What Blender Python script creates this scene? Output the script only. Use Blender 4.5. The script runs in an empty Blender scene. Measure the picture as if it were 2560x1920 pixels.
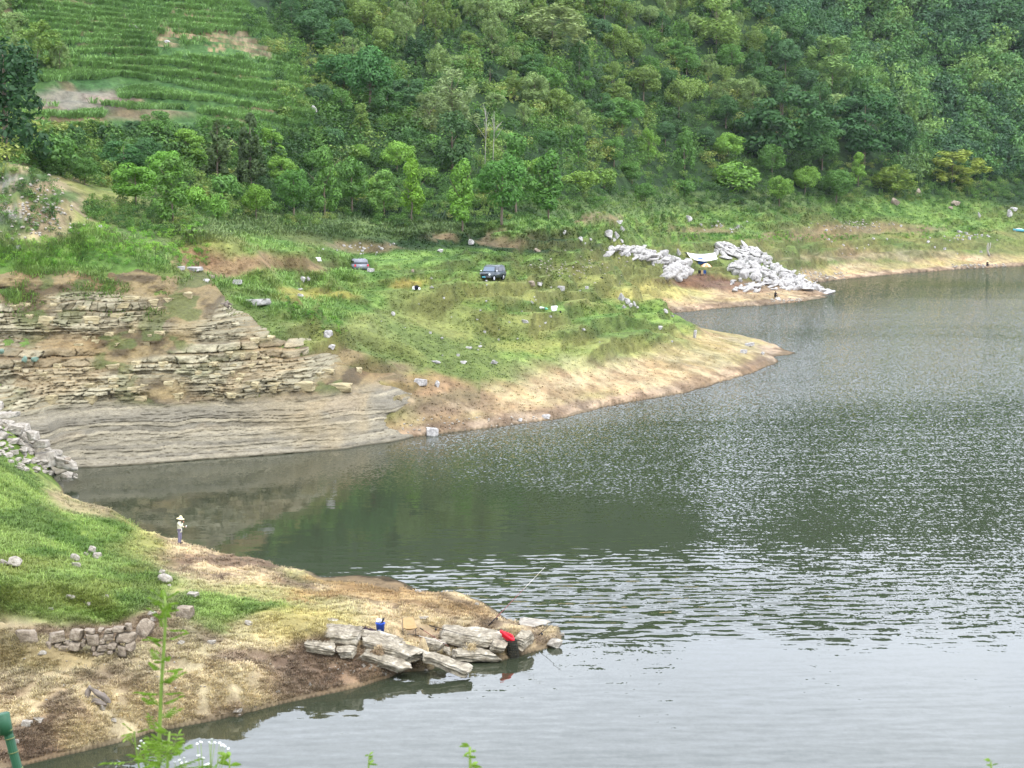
import bpy, bmesh, math, random
import numpy as np
from mathutils import Vector, Matrix
random.seed(7); RNG = np.random.default_rng(7)
C = bpy.context.scene.collection
SC = bpy.context.scene

# ------------------------------------------------------------------ camera, sky, sun, exposure
F_PX, HC, HOR = 4500.0, 22.0, 430.0
PITCH = math.atan((960 - HOR) / F_PX)
cam_d = bpy.data.cameras.new('camera'); cam = bpy.data.objects.new('camera', cam_d); C.objects.link(cam)
cam.location = (0, 0, HC); cam.rotation_euler = (math.pi/2 - PITCH, 0, 0)
cam_d.sensor_width = 36; cam_d.lens = F_PX/2560*36; cam_d.clip_end = 5000; cam_d.clip_start = 0.1
cam_d.dof.use_dof = True; cam_d.dof.focus_distance = 130; cam_d.dof.aperture_fstop = 14
SC.camera = cam
SC.render.resolution_x = 1024; SC.render.resolution_y = 768
SC.view_settings.view_transform = 'Standard'; SC.view_settings.look = 'None'
SC.view_settings.exposure = 0.54; SC.view_settings.gamma = 1
SUN_EL, SUN_ROT = math.radians(58), math.radians(-60)
W = bpy.data.worlds.new('World'); SC.world = W; W.use_nodes = True
nt = W.node_tree; bg = nt.nodes['Background']
sky = nt.nodes.new('ShaderNodeTexSky'); sky.sky_type = 'NISHITA'; sky.sun_disc = False
sky.sun_elevation = SUN_EL; sky.sun_rotation = SUN_ROT
hsv = nt.nodes.new('ShaderNodeHueSaturation'); hsv.inputs['Saturation'].default_value = 0.35
tcw = nt.nodes.new('ShaderNodeTexCoord')
mpw = nt.nodes.new('ShaderNodeMapping'); mpw.inputs['Scale'].default_value = (1, 1, 2.5)
cln = nt.nodes.new('ShaderNodeTexNoise'); cln.inputs['Scale'].default_value = 2.2; cln.inputs['Detail'].default_value = 5
clr = nt.nodes.new('ShaderNodeValToRGB')
clr.color_ramp.elements[0].position = 0.3; clr.color_ramp.elements[0].color = (15.5, 17.0, 20.8, 1)
clr.color_ramp.elements[1].position = 0.7; clr.color_ramp.elements[1].color = (24.5, 25.8, 28.5, 1)
mxw = nt.nodes.new('ShaderNodeMix'); mxw.data_type = 'RGBA'; mxw.inputs['Factor'].default_value = 0.75
L = nt.links
L.new(tcw.outputs['Generated'], mpw.inputs['Vector']); L.new(mpw.outputs[0], cln.inputs['Vector'])
L.new(cln.outputs['Fac'], clr.inputs[0]); L.new(sky.outputs[0], hsv.inputs['Color'])
L.new(hsv.outputs[0], mxw.inputs[6]); L.new(clr.outputs[0], mxw.inputs[7]); L.new(mxw.outputs[2], bg.inputs['Color'])
bg.inputs['Strength'].default_value = 0.13
sd = bpy.data.lights.new('sun', 'SUN'); sun = bpy.data.objects.new('sun', sd); C.objects.link(sun)
sd.energy = 1.5; sd.angle = math.radians(12); sd.color = (1.0, 0.95, 0.86)
# the sun stands high, behind the right shoulder of the viewer
sdir = Vector((math.cos(SUN_EL)*math.sin(math.radians(140)), math.cos(SUN_EL)*math.cos(math.radians(140)), math.sin(SUN_EL)))
sun.rotation_euler = sdir.to_track_quat('Z', 'Y').to_euler()
sky.sun_rotation = math.radians(140)

# ------------------------------------------------------------------ naming helpers
def tag(o, label=None, cat=None, group=None, kind=None):
    if label: o['label'] = label
    if cat: o['category'] = cat
    if group: o['group'] = group
    if kind: o['kind'] = kind
    return o
def mesh_np(name, V, Fq, mat=None, parent=None, smooth=False, attrs=None, k=None):
    """V (n,3), Fq (m,k) -> one mesh object"""
    V = np.asarray(V, dtype=np.float32); Fq = np.asarray(Fq, dtype=np.int32); k = Fq.shape[1]
    me = bpy.data.meshes.new(name)
    me.vertices.add(len(V)); me.vertices.foreach_set('co', V.ravel())
    me.loops.add(Fq.size); me.loops.foreach_set('vertex_index', Fq.ravel())
    me.polygons.add(len(Fq)); me.polygons.foreach_set('loop_start', np.arange(len(Fq), dtype=np.int32)*k)
    if smooth: me.polygons.foreach_set('use_smooth', np.ones(len(Fq), dtype=bool))
    for an, (typ, dat) in (attrs or {}).items():
        dom = 'POINT' if len(dat) == len(V) else 'FACE'
        a = me.attributes.new(an, typ, dom)
        a.data.foreach_set('color' if typ == 'FLOAT_COLOR' else 'value', np.asarray(dat, dtype=np.float32).ravel())
    me.update(calc_edges=True)
    if mat: me.materials.append(mat)
    o = bpy.data.objects.new(name, me); C.objects.link(o)
    if parent: o.parent = parent
    return o
def empty(name, loc, rz=0, rot=None):
    o = bpy.data.objects.new(name, None); C.objects.link(o)
    o.location = loc; o.rotation_euler = rot if rot else (0, 0, rz); o.empty_display_size = .3
    return o
def bm_obj(name, bm, mat, parent=None, smooth=False):
    me = bpy.data.meshes.new(name); bm.to_mesh(me); bm.free()
    if smooth:
        for p in me.polygons: p.use_smooth = True
    if mat: me.materials.append(mat)
    o = bpy.data.objects.new(name, me); C.objects.link(o)
    if parent: o.parent = parent
    return o

# ------------------------------------------------------------------ noise
_T = np.random.default_rng(3).random((256, 256)).astype(np.float32)
def vn(x, y, s=0):
    x = np.asarray(x, dtype=np.float64) + s*17.31; y = np.asarray(y, dtype=np.float64) + s*9.77
    xi = np.floor(x).astype(int); yi = np.floor(y).astype(int); fx = x-xi; fy = y-yi
    fx = fx*fx*(3-2*fx); fy = fy*fy*(3-2*fy)
    a = _T[xi & 255, yi & 255]; b = _T[(xi+1) & 255, yi & 255]; c = _T[xi & 255, (yi+1) & 255]; d = _T[(xi+1) & 255, (yi+1) & 255]
    return (a*(1-fx)+b*fx)*(1-fy)+(c*(1-fx)+d*fx)*fy
def fbm(x, y, s=0, o=4):
    r = 0; a = .5; t = 0
    for i in range(o): r = r+a*vn(x*2**i, y*2**i, s+i*3); t += a; a *= .5
    return r/t
def sst(a, b, x):
    t = np.clip((x-a)/(b-a), 0, 1); return t*t*(3-2*t)
def wn(*s): return RNG.uniform(*s)

# ------------------------------------------------------------------ photo geometry: pixel <-> world
ct, st = math.cos(PITCH), math.sin(PITCH)
def ray(px, py):
    a = (np.asarray(px, float)-1280)/F_PX; b = (960-np.asarray(py, float))/F_PX
    Y = ct+b*st
    return a/Y, (-st+b*ct)/Y           # u = x/y, slope of z over y
def PZ(px, py, z):
    u, m = ray(px, py); y = (z-HC)/m
    return float(u*y), float(y), float(z)
def PD(px, py, d):
    u, m = ray(px, py)
    return float(u*d), float(d), float(HC+m*d)
def proj(x, y, z):
    zz = z-HC; dep = y*ct-zz*st; up = y*st+zz*ct
    return 1280+F_PX*x/dep, 960-F_PX*up/dep

# ------------------------------------------------------------------ terrain control points
CP = []
def dens(pts, step=22):
    out = []
    for (a, b) in zip(pts[:-1], pts[1:]):
        n = max(1, int(math.hypot(b[0]-a[0], b[1]-a[1])/step))
        for i in range(n): t = i/n; out.append((a[0]+(b[0]-a[0])*t, a[1]+(b[1]-a[1])*t))
    out.append(pts[-1]); return out
shoreA = [(-700,2110),(-300,2000),(58,1913),(200,1880),(309,1853),(386,1830),(559,1797),(700,1762),(808,1738),(905,1716),(960,1697),(1010,1680),(1060,1676),(1134,1655),(1253,1652),(1322,1632),(1398,1612),(1405,1590),(1396,1566),
          (1330,1561),(1285,1555),(1262,1540),(1206,1505),(1134,1482),(1062,1470),(1022,1454),(1012,1440),(953,1434),(863,1438),(802,1437),(770,1425)]
shoreB = [(116,1190),(193,1166),(386,1155),(579,1141),(853,1120),(1046,1092),(1162,1078),(1297,1061),(1393,1049),(1509,1020),(1600,1002),(1706,984),(1764,968),(1822,949),(1891,930),(1945,903),(1935,893),(1992,884),(1962,873)]
shoreC = [(1668,783),(1706,781),(1822,770),(1938,762),(2015,752),(2065,745),(2085,733),(2060,722),(2046,714),(2034,707),(2092,700),(2246,685),(2401,673),(2560,665),(2960,650),(3400,640)]
for p in dens(shoreA)+dens(shoreB)+dens(shoreC, 30): CP.append(PZ(p[0], p[1], 0))
# shores hidden behind crests (px, depth)
def PU(px, d, z): u, _ = ray(px, 900); CP.append((u*d, d, z))
for px, d in [(700,98.6),(620,100.5),(540,102.6),(450,105),(370,107.5),(289,111.5),(231,114),(174,116),(130,119),(1922,232),(1870,238),(1800,244),(1740,250),(1690,256),(1640,262),(1590,268),(1560,274),(1590,279),(1630,281)]: PU(px, d, 0)
zz = [(-700,1900,1.5),(-300,1850,1.2),(-300,1700,2.5),(-300,1500,4.5),(-300,1300,6),(-300,1180,6.5),
 (0,1840,.7),(0,1760,1.3),(0,1700,1.7),(0,1640,2.0),(0,1590,2.4),(0,1545,3.4),(0,1480,4.2),(0,1380,4.6),(0,1280,5),(0,1200,5.2),(0,1150,5.2),
 (60,1220,4.2),(110,1250,3.4),(200,1800,1.0),(200,1750,1.5),(200,1650,2.1),(200,1600,2.3),(200,1545,2.9),(200,1500,3.4),(200,1400,3.5),(200,1300,3.0),(200,1262,2.3),(174,1242,2.0),
 (289,1282,1.6),(370,1332,1.25),(450,1357,1.2),(501,1374,.85),(580,1388,.65),(656,1401,.5),(730,1418,.22),
 (400,1780,.75),(400,1700,1.6),(400,1620,2.1),(400,1550,2.5),(400,1470,2.4),(400,1410,1.9),(320,1480,3.0),(320,1540,2.5),
 (600,1750,.6),(600,1680,1.4),(600,1600,1.6),(600,1500,2.0),(600,1440,1.3),(800,1690,.5),(800,1640,1.0),(800,1590,1.8),(800,1540,1.6),(800,1490,.7),(800,1455,.25),
 (700,1600,1.5),(700,1690,.75),(950,1650,.55),(950,1600,1.5),(950,1550,1.3),(950,1500,.4),(950,1455,.1),(1060,1640,.4),(1060,1590,1.45),(1060,1540,1.0),(1060,1495,.15),
 (1180,1625,.4),(1180,1585,1.2),(1180,1545,.75),(1180,1520,.15),(1290,1615,.3),(1290,1585,.8),(1350,1590,.22)]
for a in zz: CP.append(PZ(*a))
dd = [(0,1010,133),(0,1060,127),(40,1100,125),(60,1150,124),(100,1130,129),(120,1060,133),(0,690,148.5),(0,640,151.5),(0,560,153),(60,434,158),(20,470,156),(130,500,157),(160,560,156),(230,620,155),(0,380,190),(60,380,192),(150,400,190),
 (0,850,142.5),(0,950,138),(200,1000,138.5),(200,850,144),(200,700,150),(200,655,154),(220,560,166),(200,450,188),(200,350,208),(200,200,245),(200,0,300),
 (400,990,140.5),(400,850,146),(400,700,152),(400,645,157),(400,590,166),(400,520,180),(400,430,200),(400,350,218),(400,200,255),(400,0,310),
 (600,960,143.5),(600,860,149),(600,800,153),(600,720,158),(600,640,168),(600,600,180),(600,540,195),(600,450,212),(600,330,235),(600,150,275),(600,0,320),
 (750,1000,145),(750,900,150),(750,820,156),(750,720,168),
 (850,1030,146.5),(850,940,151.5),(850,860,160),(850,780,170),(850,700,182),(850,640,195),(850,590,210),(850,540,225),(850,480,240),(850,400,255),(850,250,290),(850,100,330),(850,0,355),
 (970,1010,150),(970,950,155),(970,880,162),
 (1100,1010,155),(1100,940,161),(1100,850,171),(1100,760,182),(1100,680,196),(1100,620,212),(1100,560,232),(1100,500,250),(1100,350,285),(1100,200,325),(1100,0,380),
 (1300,970,165),(1300,850,178),(1300,760,192),(1300,680,208),(1300,620,224),(1300,560,243),(1300,500,262),(1300,350,310),(1300,200,350),(1300,0,400),
 (1500,950,176),(1500,850,192),(1500,780,208),(1500,740,222),(1500,690,240),(1500,620,262),(1500,560,285),(1500,500,300),(1500,350,345),(1500,200,385),(1500,0,440),
 (1600,760,238),(1600,900,191),(1700,920,190),(1700,860,206),(1700,812,226),(1700,740,295),(1700,705,308),(1700,680,317),(1700,640,330),(1700,600,345),(1700,560,362),(1700,520,378),(1700,490,390),(1700,350,415),(1700,200,445),(1700,0,490),
 (1800,900,199),(1800,850,218),(1900,880,213),(1822,740,303),(1900,735,309),(1900,690,330),(1900,640,350),(1900,590,370),(1900,540,392),(1900,500,408),(1900,350,440),(1900,200,475),(1980,730,325),(2040,728,330),(1980,690,340),
 (2000,660,365),(2100,670,383),(2100,630,400),(2100,590,415),(2100,540,432),(2100,510,442),(2150,400,465),(2150,300,490),
 (2300,650,408),(2300,610,425),(2300,570,440),(2300,520,458),(2300,480,472),(2250,400,490),
 (2560,630,437),(2560,590,455),(2560,540,475),(2560,480,500),(2560,420,530),(2450,350,550),(2450,200,590),(2450,0,640),(2100,100,600),(2050,0,610),(2250,200,580),(2900,600,480),(2900,400,560),(2900,0,660)]
for a in dd: CP.append(PD(*a))
for px, py, d in [(-400,1000,133),(-400,850,141),(-400,700,147),(-400,500,155),(-400,300,190),(-400,0,270),(-800,600,150),(-800,0,260)]: CP.append(PD(px, py, d))
for px, py, d in [(0,-500,470),(-600,-500,470),(400,-520,490),(850,-540,520),(1300,-550,560),(1700,-590,600),(2100,-610,700),(2560,-600,740),(3200,-600,740),(400,-300,400),(1100,-330,470),(1700,-330,560),(2450,-340,680),
 (0,-350,620),(800,-350,650),(1700,-350,720),(2500,-380,850),(3200,-380,850),(0,-200,830),(1700,-200,900)]: CP.append(PD(px, py, d))
for px, py in [(1500,1300),(2000,1300),(2300,1600),(1500,1800),(800,1250),(450,1220),(2200,1000),(2400,800),(2120,830),(2900,1300),(1100,1320),(1150,1200),(2300,735),(2900,900),(1000,1850),(700,1880),(2560,2000),(1700,1500),(1750,1100),(3400,1300)]: q_ = PZ(px, py, 0); CP.append((q_[0], q_[1], -3))
for px, py in [(300,1200),(650,1180),(950,1160),(1400,1100),(1700,1030),(1950,950),(2060,880),(1250,1480),(1130,1440),(900,1390),(650,1340),(1440,1590),(1400,1660),(1200,1710),(900,1780),(500,1880),(1900,785),(2150,720),(1760,790)]: q_ = PZ(px, py, 0); CP.append((q_[0], q_[1], -.7))
for px, d, z in [(-300,112,5),(0,111,3.6),(60,117,2.6),(100,122,1.2),(500,56,-3),(1280,56,-4),(2300,56,-4),(-800,50,-2),(0,52,-3),(2560,70,-4)]: PU(px, d, z)
CP = np.array(CP)
KU = 9.0
cu = CP[:, 0]/CP[:, 1]*KU; cv = np.log(CP[:, 1])*5
def ker(r2): return np.sqrt(r2+.0004)
n = len(CP)
A = ker((cu[:, None]-cu)**2+(cv[:, None]-cv)**2)
# heights are interpolated as slopes seen from the viewpoint's height, which keeps near and far steady
tgt = (CP[:, 2]-HC)/CP[:, 1]
M = np.zeros((n+3, n+3)); M[:n, :n] = A - np.eye(n)*.002; M[:n, n] = 1; M[:n, n+1] = cu; M[:n, n+2] = cv; M[n:, :n] = M[:n, n:].T
wts = np.linalg.solve(M, np.concatenate([tgt, [0, 0, 0]]))
NU, NV = 1000, 1150
U = np.linspace(-.42, .42, NU); V = np.exp(math.log(52)+np.linspace(0, 1, NV)**1.25*math.log(840/52)); LV = np.log(V)
UU, VV = np.meshgrid(U, V)                # rows = depth
HG = np.zeros((NV, NU))
for i in range(0, NV, 20):
    a = UU[i:i+20].ravel()*KU; b = np.log(VV[i:i+20].ravel())*5
    k_ = ker((a[:, None]-cu)**2+(b[:, None]-cv)**2)
    HG[i:i+20] = ((k_@wts[:n]+wts[n]+wts[n+1]*a+wts[n+2]*b)*VV[i:i+20].ravel()+HC).reshape(-1, NU)
XX = UU*VV
BASE = HG.copy()
PX, PY = proj(XX, VV, HG)
def box(a0, a1, b0, b1, s=60, X=None, Y=None):
    X = PX if X is None else X; Y = PY if Y is None else Y
    return sst(a0-s, a0+s, X)*(1-sst(a1-s, a1+s, X))*sst(b0-s, b0+s, Y)*(1-sst(b1-s, b1+s, Y))
nearA = 1-sst(116, 126, VV)
land = sst(-.3, .1, HG)
# gentle swells and hummocks
HG += land*(fbm(XX/14, VV/14, 1)-.5)*1.0*sst(1.5, 6, HG)*(1-nearA)
HG += land*(fbm(XX/3.2, VV/3.2, 2)-.5)*(.22+.25*sst(3, 9, HG))
hm = fbm(XX/.75, VV/.75, 5, 3)
HG += land*nearA*((hm-.45)*.34+(fbm(XX/1.9, VV/1.9, 6, 3)-.5)*.35)*sst(.1, .7, HG)*(1-sst(2.2, 3.0, HG)*.6)
# small grassy terraces on the far shore
meadow = (1-nearA)*sst(1.6, 3.2, BASE)*(1-sst(13, 17, BASE))*sst(640, 800, PX)*(VV < 480)
q = fbm(XX/16, VV/11, 8, 3); broken = sst(.36, .52, fbm(XX/20, VV/13, 9, 3))
for stp, sd_, am in [(1.6, 11, 1.15), (.9, 12, .6)]:
    t = (HG+(fbm(XX/18, VV/12, sd_, 3)-.5)*3.2)/stp; fr = t-np.floor(t)
    HG += meadow*broken*am*stp*(sst(.0, .32, fr)-fr)*1.05
# terraced maize field on the left hillside
field = sst(-200, 60, PX)*(1-sst(690, 830, PX+(VV*0)))*(1-sst(330, 400, PY))*(PY > -200)*(VV > 200)
field *= (1-sst(0, 90, PX-(600+.85*(PY-60))))
stp = 1.5; t = (HG+(fbm(XX/40, VV/30, 21, 3)-.5)*7)/stp; fr = t-np.floor(t)
HG += field*.85*stp*(sst(0, .28, fr)-fr)
FIELDRISE = field*(1-sst(.2, .33, fr))
# low undercut bank along the waterline
edge = sst(.42, .55, fbm(XX/9, VV/9, 31, 3))
HG += edge*.32*sst(.04, .2, HG)*(1-sst(.5, 2.2, HG))*(PX > 1000)
# red earth scarps: (px, py, half width, height m, half depth m)
def scarp(px, py, hw, hh, dep, sl=0.0):
    global HG
    for_i = np.abs(U-ray(px, py)[0]).argmin()
    u, m = ray(px, py); col = HG[:, for_i]; ok = (col >= HC+m*V) & (V > (60 if py > 1150 else 126))
    y0 = V[np.argmax(ok)]
    du = (UU-u)*F_PX/hw
    w = np.exp(-(du**2)**2)
    yy = VV-(y0+sl*(XX-u*y0))+(fbm(XX/7, VV/7, 44, 4)-.5)*dep*1.3
    HG += w*hh*(sst(-.45*dep, .45*dep, yy)-.5)*np.exp(-(yy/(4*dep))**2)
scarp(560, 640, 120, 2.6, 3.0); scarp(740, 660, 80, 2.2, 3.0); scarp(905, 612, 70, 1.6, 3.0); scarp(290, 1545, 130, .5, .9)
scarp(1270, 598, 50, 1.4, 2.5); scarp(2190, 560, 190, 1.5, 4, .1); scarp(830, 880, 90, 1.2, 3)
scarp(1250, 770, 110, 1.0, 2.0, -.1); scarp(1070, 745, 90, 1.0, 2.4, .1); scarp(1230, 815, 55, 1.2, 2.0); scarp(1590, 758, 90, 1.8, 3.0,.1); scarp(1340, 750, 60, .8, 2.0); scarp(1440, 668, 70, 1.2, 3.0)
scarp(960, 870, 90, 1.3, 2.5); scarp(1750, 720, 90, .7, 2); scarp(1120, 735, 60, .9, 2); scarp(1550, 640, 90, 1.0, 3)
# spoil heap: lumpy tipped rubble
heap = np.exp(-(((PX-60)/120)**4+((PY-520)/110)**4))*(VV > 140)*(VV < 172)
HG += heap*((fbm(XX/1.8, VV/1.8, 111, 4)-.5)*3.2+(fbm(XX/.5, VV/.5, 112, 3)-.5)*.6)
dzu = np.gradient(HG, axis=1)/(np.gradient(XX, axis=1)+1e-6); dzv = np.gradient(HG, axis=0)/np.gradient(VV, axis=0)
SLOPE = np.sqrt(dzu**2+dzv**2)
PX, PY = proj(XX, VV, HG)
def lut(G, x, y):
    x = np.asarray(x, float); y = np.asarray(y, float)
    a = np.clip((x/y-U[0])/(U[1]-U[0]), 0, NU-1.001); b = np.clip(np.interp(np.log(np.maximum(y, 1)), LV, np.arange(NV)), 0, NV-1.001)
    i = b.astype(int); j = a.astype(int); fb = b-i; fa = a-j
    if G.ndim == 3: fb = fb[..., None]; fa = fa[..., None]
    return (G[i, j]*(1-fa)+G[i, j+1]*fa)*(1-fb)+(G[i+1, j]*(1-fa)+G[i+1, j+1]*fa)*fb
def hgt(x, y): return lut(HG, x, y)
def hit(px, py):
    """where the line of sight through a photo pixel meets the ground"""
    u, m = ray(px, py); j = int(np.clip(np.abs(U-u).argmin(), 0, NU-1))
    ok = np.maximum(HG[:, j], 0) >= HC+m*V
    if not ok.any(): return None
    i = int(np.argmax(ok)); y = V[i]
    if i > 0:
        h0 = max(HG[i-1, j], 0)-(HC+m*V[i-1]); h1 = max(HG[i, j], 0)-(HC+m*V[i]); t = h0/(h0-h1) if h0 < h1 else 1
        y = V[i-1]+(V[i]-V[i-1])*min(max(t, 0), 1)
    return (float(u*y), float(y), float(max(hgt(u*y, y), 0)))
def mpp(p): return p[1]/F_PX      # metres per photo pixel there

# ------------------------------------------------------------------ materials
def lin(c, k=1.0):
    c = [v/255 for v in c]
    return tuple((v/12.92 if v <= .04045 else ((v+.055)/1.055)**2.4)*k for v in c)
K_ALB = .62
def alb(r, g, b): return np.array(lin((r, g, b), K_ALB))
def new_mat(name, rough=.85, spec=.2):
    m = bpy.data.materials.new(name); m.use_nodes = True; p = m.node_tree.nodes['Principled BSDF']
    p.inputs['Roughness'].default_value = rough; p.inputs['Specular IOR Level'].default_value = spec
    return m, m.node_tree, p
def node(t, ty, **kw):
    nd = t.nodes.new(ty)
    for k_, v in kw.items():
        if k_.startswith('i_'): nd.inputs[int(k_[2:]) if k_[2:].isdigit() else k_[2:].replace('_', ' ')].default_value = v
        else: setattr(nd, k_, v)
    return nd
def noise_tex(t, scale, detail=4, rough=.6, vec=None, coord='Object'):
    nz = node(t, 'ShaderNodeTexNoise'); nz.inputs['Scale'].default_value = scale; nz.inputs['Detail'].default_value = detail; nz.inputs['Roughness'].default_value = rough
    if vec is None:
        tc = node(t, 'ShaderNodeTexCoord'); vec = tc.outputs[coord]
    t.links.new(vec, nz.inputs['Vector']); return nz
def ramp(t, fac, stops):
    r = node(t, 'ShaderNodeValToRGB'); e = r.color_ramp.elements
    while len(e) < len(stops): e.new(.5)
    for i, (p_, c) in enumerate(stops):
        e[i].position = p_; e[i].color = (*c[:3], 1) if len(c) >= 3 else (c[0],)*3+(1,)
    t.links.new(fac, r.inputs[0]); return r
def mulcol(t, a, b, fac=1.0):
    m = node(t, 'ShaderNodeMix', data_type='RGBA', blend_type='MULTIPLY'); m.inputs['Factor'].default_value = fac
    t.links.new(a, m.inputs[6]); t.links.new(b, m.inputs[7]); return m.outputs[2]
def bump(t, p, h, dist, strength=1):
    b = node(t, 'ShaderNodeBump'); b.inputs['Distance'].default_value = dist; b.inputs['Strength'].default_value = strength
    t.links.new(h, b.inputs['Height']); t.links.new(b.outputs[0], p.inputs['Normal'])
def plain(name, col, rough=.7, spec=.3, var=.25, scale=6, metal=0, bmp=0):
    m, t, p = new_mat(name, rough, spec); c = lin(col, .8)
    nz = noise_tex(t, scale, 4); r = ramp(t, nz.outputs['Fac'], [(.3, [v*(1-var) for v in c]), (.7, [min(1, v*(1+var)) for v in c])])
    t.links.new(r.outputs[0], p.inputs['Base Color']); p.inputs['Metallic'].default_value = metal
    if bmp: bump(t, p, nz.outputs['Fac'], bmp)
    return m
def ground_mat():
    m, t, p = new_mat('ground_cover', .95, .1)
    at = node(t, 'ShaderNodeAttribute', attribute_name='tint')
    tc = node(t, 'ShaderNodeTexCoord'); mp = node(t, 'ShaderNodeMapping'); mp.inputs['Scale'].default_value = (1, .55, 1)
    t.links.new(tc.outputs['Object'], mp.inputs['Vector'])
    n1 = noise_tex(t, .9, 8, .75, mp.outputs[0]); r1 = ramp(t, n1.outputs['Fac'], [(.32, (.55, .52, .5)), (.5, (1, 1, 1)), (.68, (1.5, 1.45, 1.35))])
    n2 = noise_tex(t, .12, 3, .6, mp.outputs[0]); r2 = ramp(t, n2.outputs['Fac'], [(.35, (.85, .9, .9)), (.65, (1.15, 1.08, 1.0))])
    c = mulcol(t, at.outputs['Color'], r1.outputs[0]); c = mulcol(t, c, r2.outputs[0]); t.links.new(c, p.inputs['Base Color'])
    bump(t, p, n1.outputs['Fac'], .45, .8); return m
def leaf_mat(name, objcol):
    """leaves: colour from the object's own colour or the tint attribute, varied leaf by leaf; thin leaves pass some light"""
    m = bpy.data.materials.new(name); m.use_nodes = True; t = m.node_tree; t.nodes.clear()
    out = node(t, 'ShaderNodeOutputMaterial')
    if objcol: src = node(t, 'ShaderNodeObjectInfo').outputs['Color']
    else: src = node(t, 'ShaderNodeAttribute', attribute_name='tint').outputs['Color']
    rn = node(t, 'ShaderNodeAttribute', attribute_name='rnd')
    rr = ramp(t, rn.outputs['Fac'], [(0, (.66, .7, .7)), (.5, (1, 1, 1)), (1, (1.4, 1.5, 1.2))])
    c = mulcol(t, src, rr.outputs[0])
    wm = node(t, 'ShaderNodeRGB'); wm.outputs[0].default_value = (1.17, 1.0, .68, 1); c = mulcol(t, c, wm.outputs[0])
    d = node(t, 'ShaderNodeBsdfDiffuse'); tr = node(t, 'ShaderNodeBsdfTranslucent'); mx = node(t, 'ShaderNodeMixShader'); mx.inputs[0].default_value = .26
    g = node(t, 'ShaderNodeBsdfGlossy'); g.inputs['Roughness'].default_value = .55; g.inputs['Color'].default_value = (.6, .65, .6, 1)
    m2 = node(t, 'ShaderNodeMixShader'); m2.inputs[0].default_value = .035
    for a in (d, tr): t.links.new(c, a.inputs['Color'])
    t.links.new(d.outputs[0], mx.inputs[1]); t.links.new(tr.outputs[0], mx.inputs[2])
    t.links.new(mx.outputs[0], m2.inputs[1]); t.links.new(g.outputs[0], m2.inputs[2]); t.links.new(m2.outputs[0], out.inputs[0]); return m
def rock_mat(name, c1, c2, c3, scale=1.0, streak=(1, 1, 1), attr=False, bd=.06):
    m, t, p = new_mat(name, .9, .25)
    tc = node(t, 'ShaderNodeTexCoord'); mp = node(t, 'ShaderNodeMapping'); mp.inputs['Scale'].default_value = streak
    t.links.new(tc.outputs['Object'], mp.inputs['Vector'])
    n1 = noise_tex(t, 1.6*scale, 9, .68, mp.outputs[0]); n2 = noise_tex(t, 7*scale, 6, .7, mp.outputs[0])
    r1 = ramp(t, n1.outputs['Fac'], [(.3, lin(c1, .7)), (.5, lin(c2, .7)), (.68, lin(c3, .7))])
    r2 = ramp(t, n2.outputs['Fac'], [(.3, (.6, .58, .55)), (.5, (1, 1, 1)), (.7, (1.3, 1.28, 1.22))])
    c = mulcol(t, r1.outputs[0], r2.outputs[0])
    if attr:
        at = node(t, 'ShaderNodeAttribute', attribute_name='tint'); sc_ = ramp(t, n1.outputs['Fac'], [(.3, (.7, .68, .66)), (.5, (1, 1, 1)), (.7, (1.25, 1.22, 1.18))])
        c = mulcol(t, mulcol(t, at.outputs['Color'], sc_.outputs[0]), r2.outputs[0])
    t.links.new(c, p.inputs['Base Color'])
    ad = node(t, 'ShaderNodeMath', operation='ADD'); t.links.new(n1.outputs['Fac'], ad.inputs[0]); t.links.new(n2.outputs['Fac'], ad.inputs[1])
    bump(t, p, ad.outputs[0], bd/scale, .9); return m
M_GROUND = ground_mat()
M_LEAF = leaf_mat('leaves', True); M_LEAFA = leaf_mat('undergrowth_leaves', False)
M_BARK = plain('bark', (120, 108, 92), .9, .1, .4, 3)
M_ROCK = rock_mat('pale_limestone', (120, 116, 114), (190, 186, 181), (220, 216, 211))
M_SLAB = rock_mat('weathered_slab', (82, 74, 62), (158, 148, 128), (205, 197, 180), 1.3, (.9, .9, 1.7), bd=.05)
M_RUBBLE = rock_mat('rubble_stone', (135, 126, 114), (180, 172, 158), (205, 200, 190), 1.0)
M_WALL = rock_mat('wall_stone', (104, 92, 78), (152, 138, 120), (188, 176, 156), 1.6)
M_CLIFF = rock_mat('layered_cliff', (100, 100, 100), (150, 150, 150), (200, 200, 200), 1.4, (.5, .5, 2.5), True, .07)

# ------------------------------------------------------------------ ground colours (what grows or lies there)
COL = np.zeros((NV, NU, 3))
nz1 = fbm(XX/9, VV/9, 51, 4); nz2 = fbm(XX/2.2, VV/2.2, 52, 4); nz3 = fbm(XX/30, VV/22, 53, 3)
wx = PX+(fbm(XX/5, VV/5, 61, 3)-.5)*120*(120/VV)**.5; wy = PY+(fbm(XX/5, VV/5, 62, 3)-.5)*70*(120/VV)
def setc(mask, col):
    global COL
    mask = np.clip(mask, 0, 1)[..., None]; COL = COL*(1-mask)+np.asarray(col)*mask
def mixc(n_, a, b): n_ = np.clip(n_, 0, 1)[..., None]; return np.asarray(a)*(1-n_)+np.asarray(b)*n_
MEAD = mixc(sst(.35, .65, nz1), alb(112, 128, 72), alb(144, 150, 90))
MEAD = MEAD*(1-.0)+0*MEAD
BRIGHT = mixc(sst(.35, .65, nz2), alb(94, 128, 62), alb(130, 160, 84))
STRAW = mixc(sst(.35, .65, nz2), alb(184, 158, 124), alb(210, 190, 152))
PINK = mixc(sst(.35, .65, nz2), alb(138, 118, 98), alb(186, 164, 140))
FLOOR = mixc(nz2, alb(34, 54, 32), alb(58, 82, 44))
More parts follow.
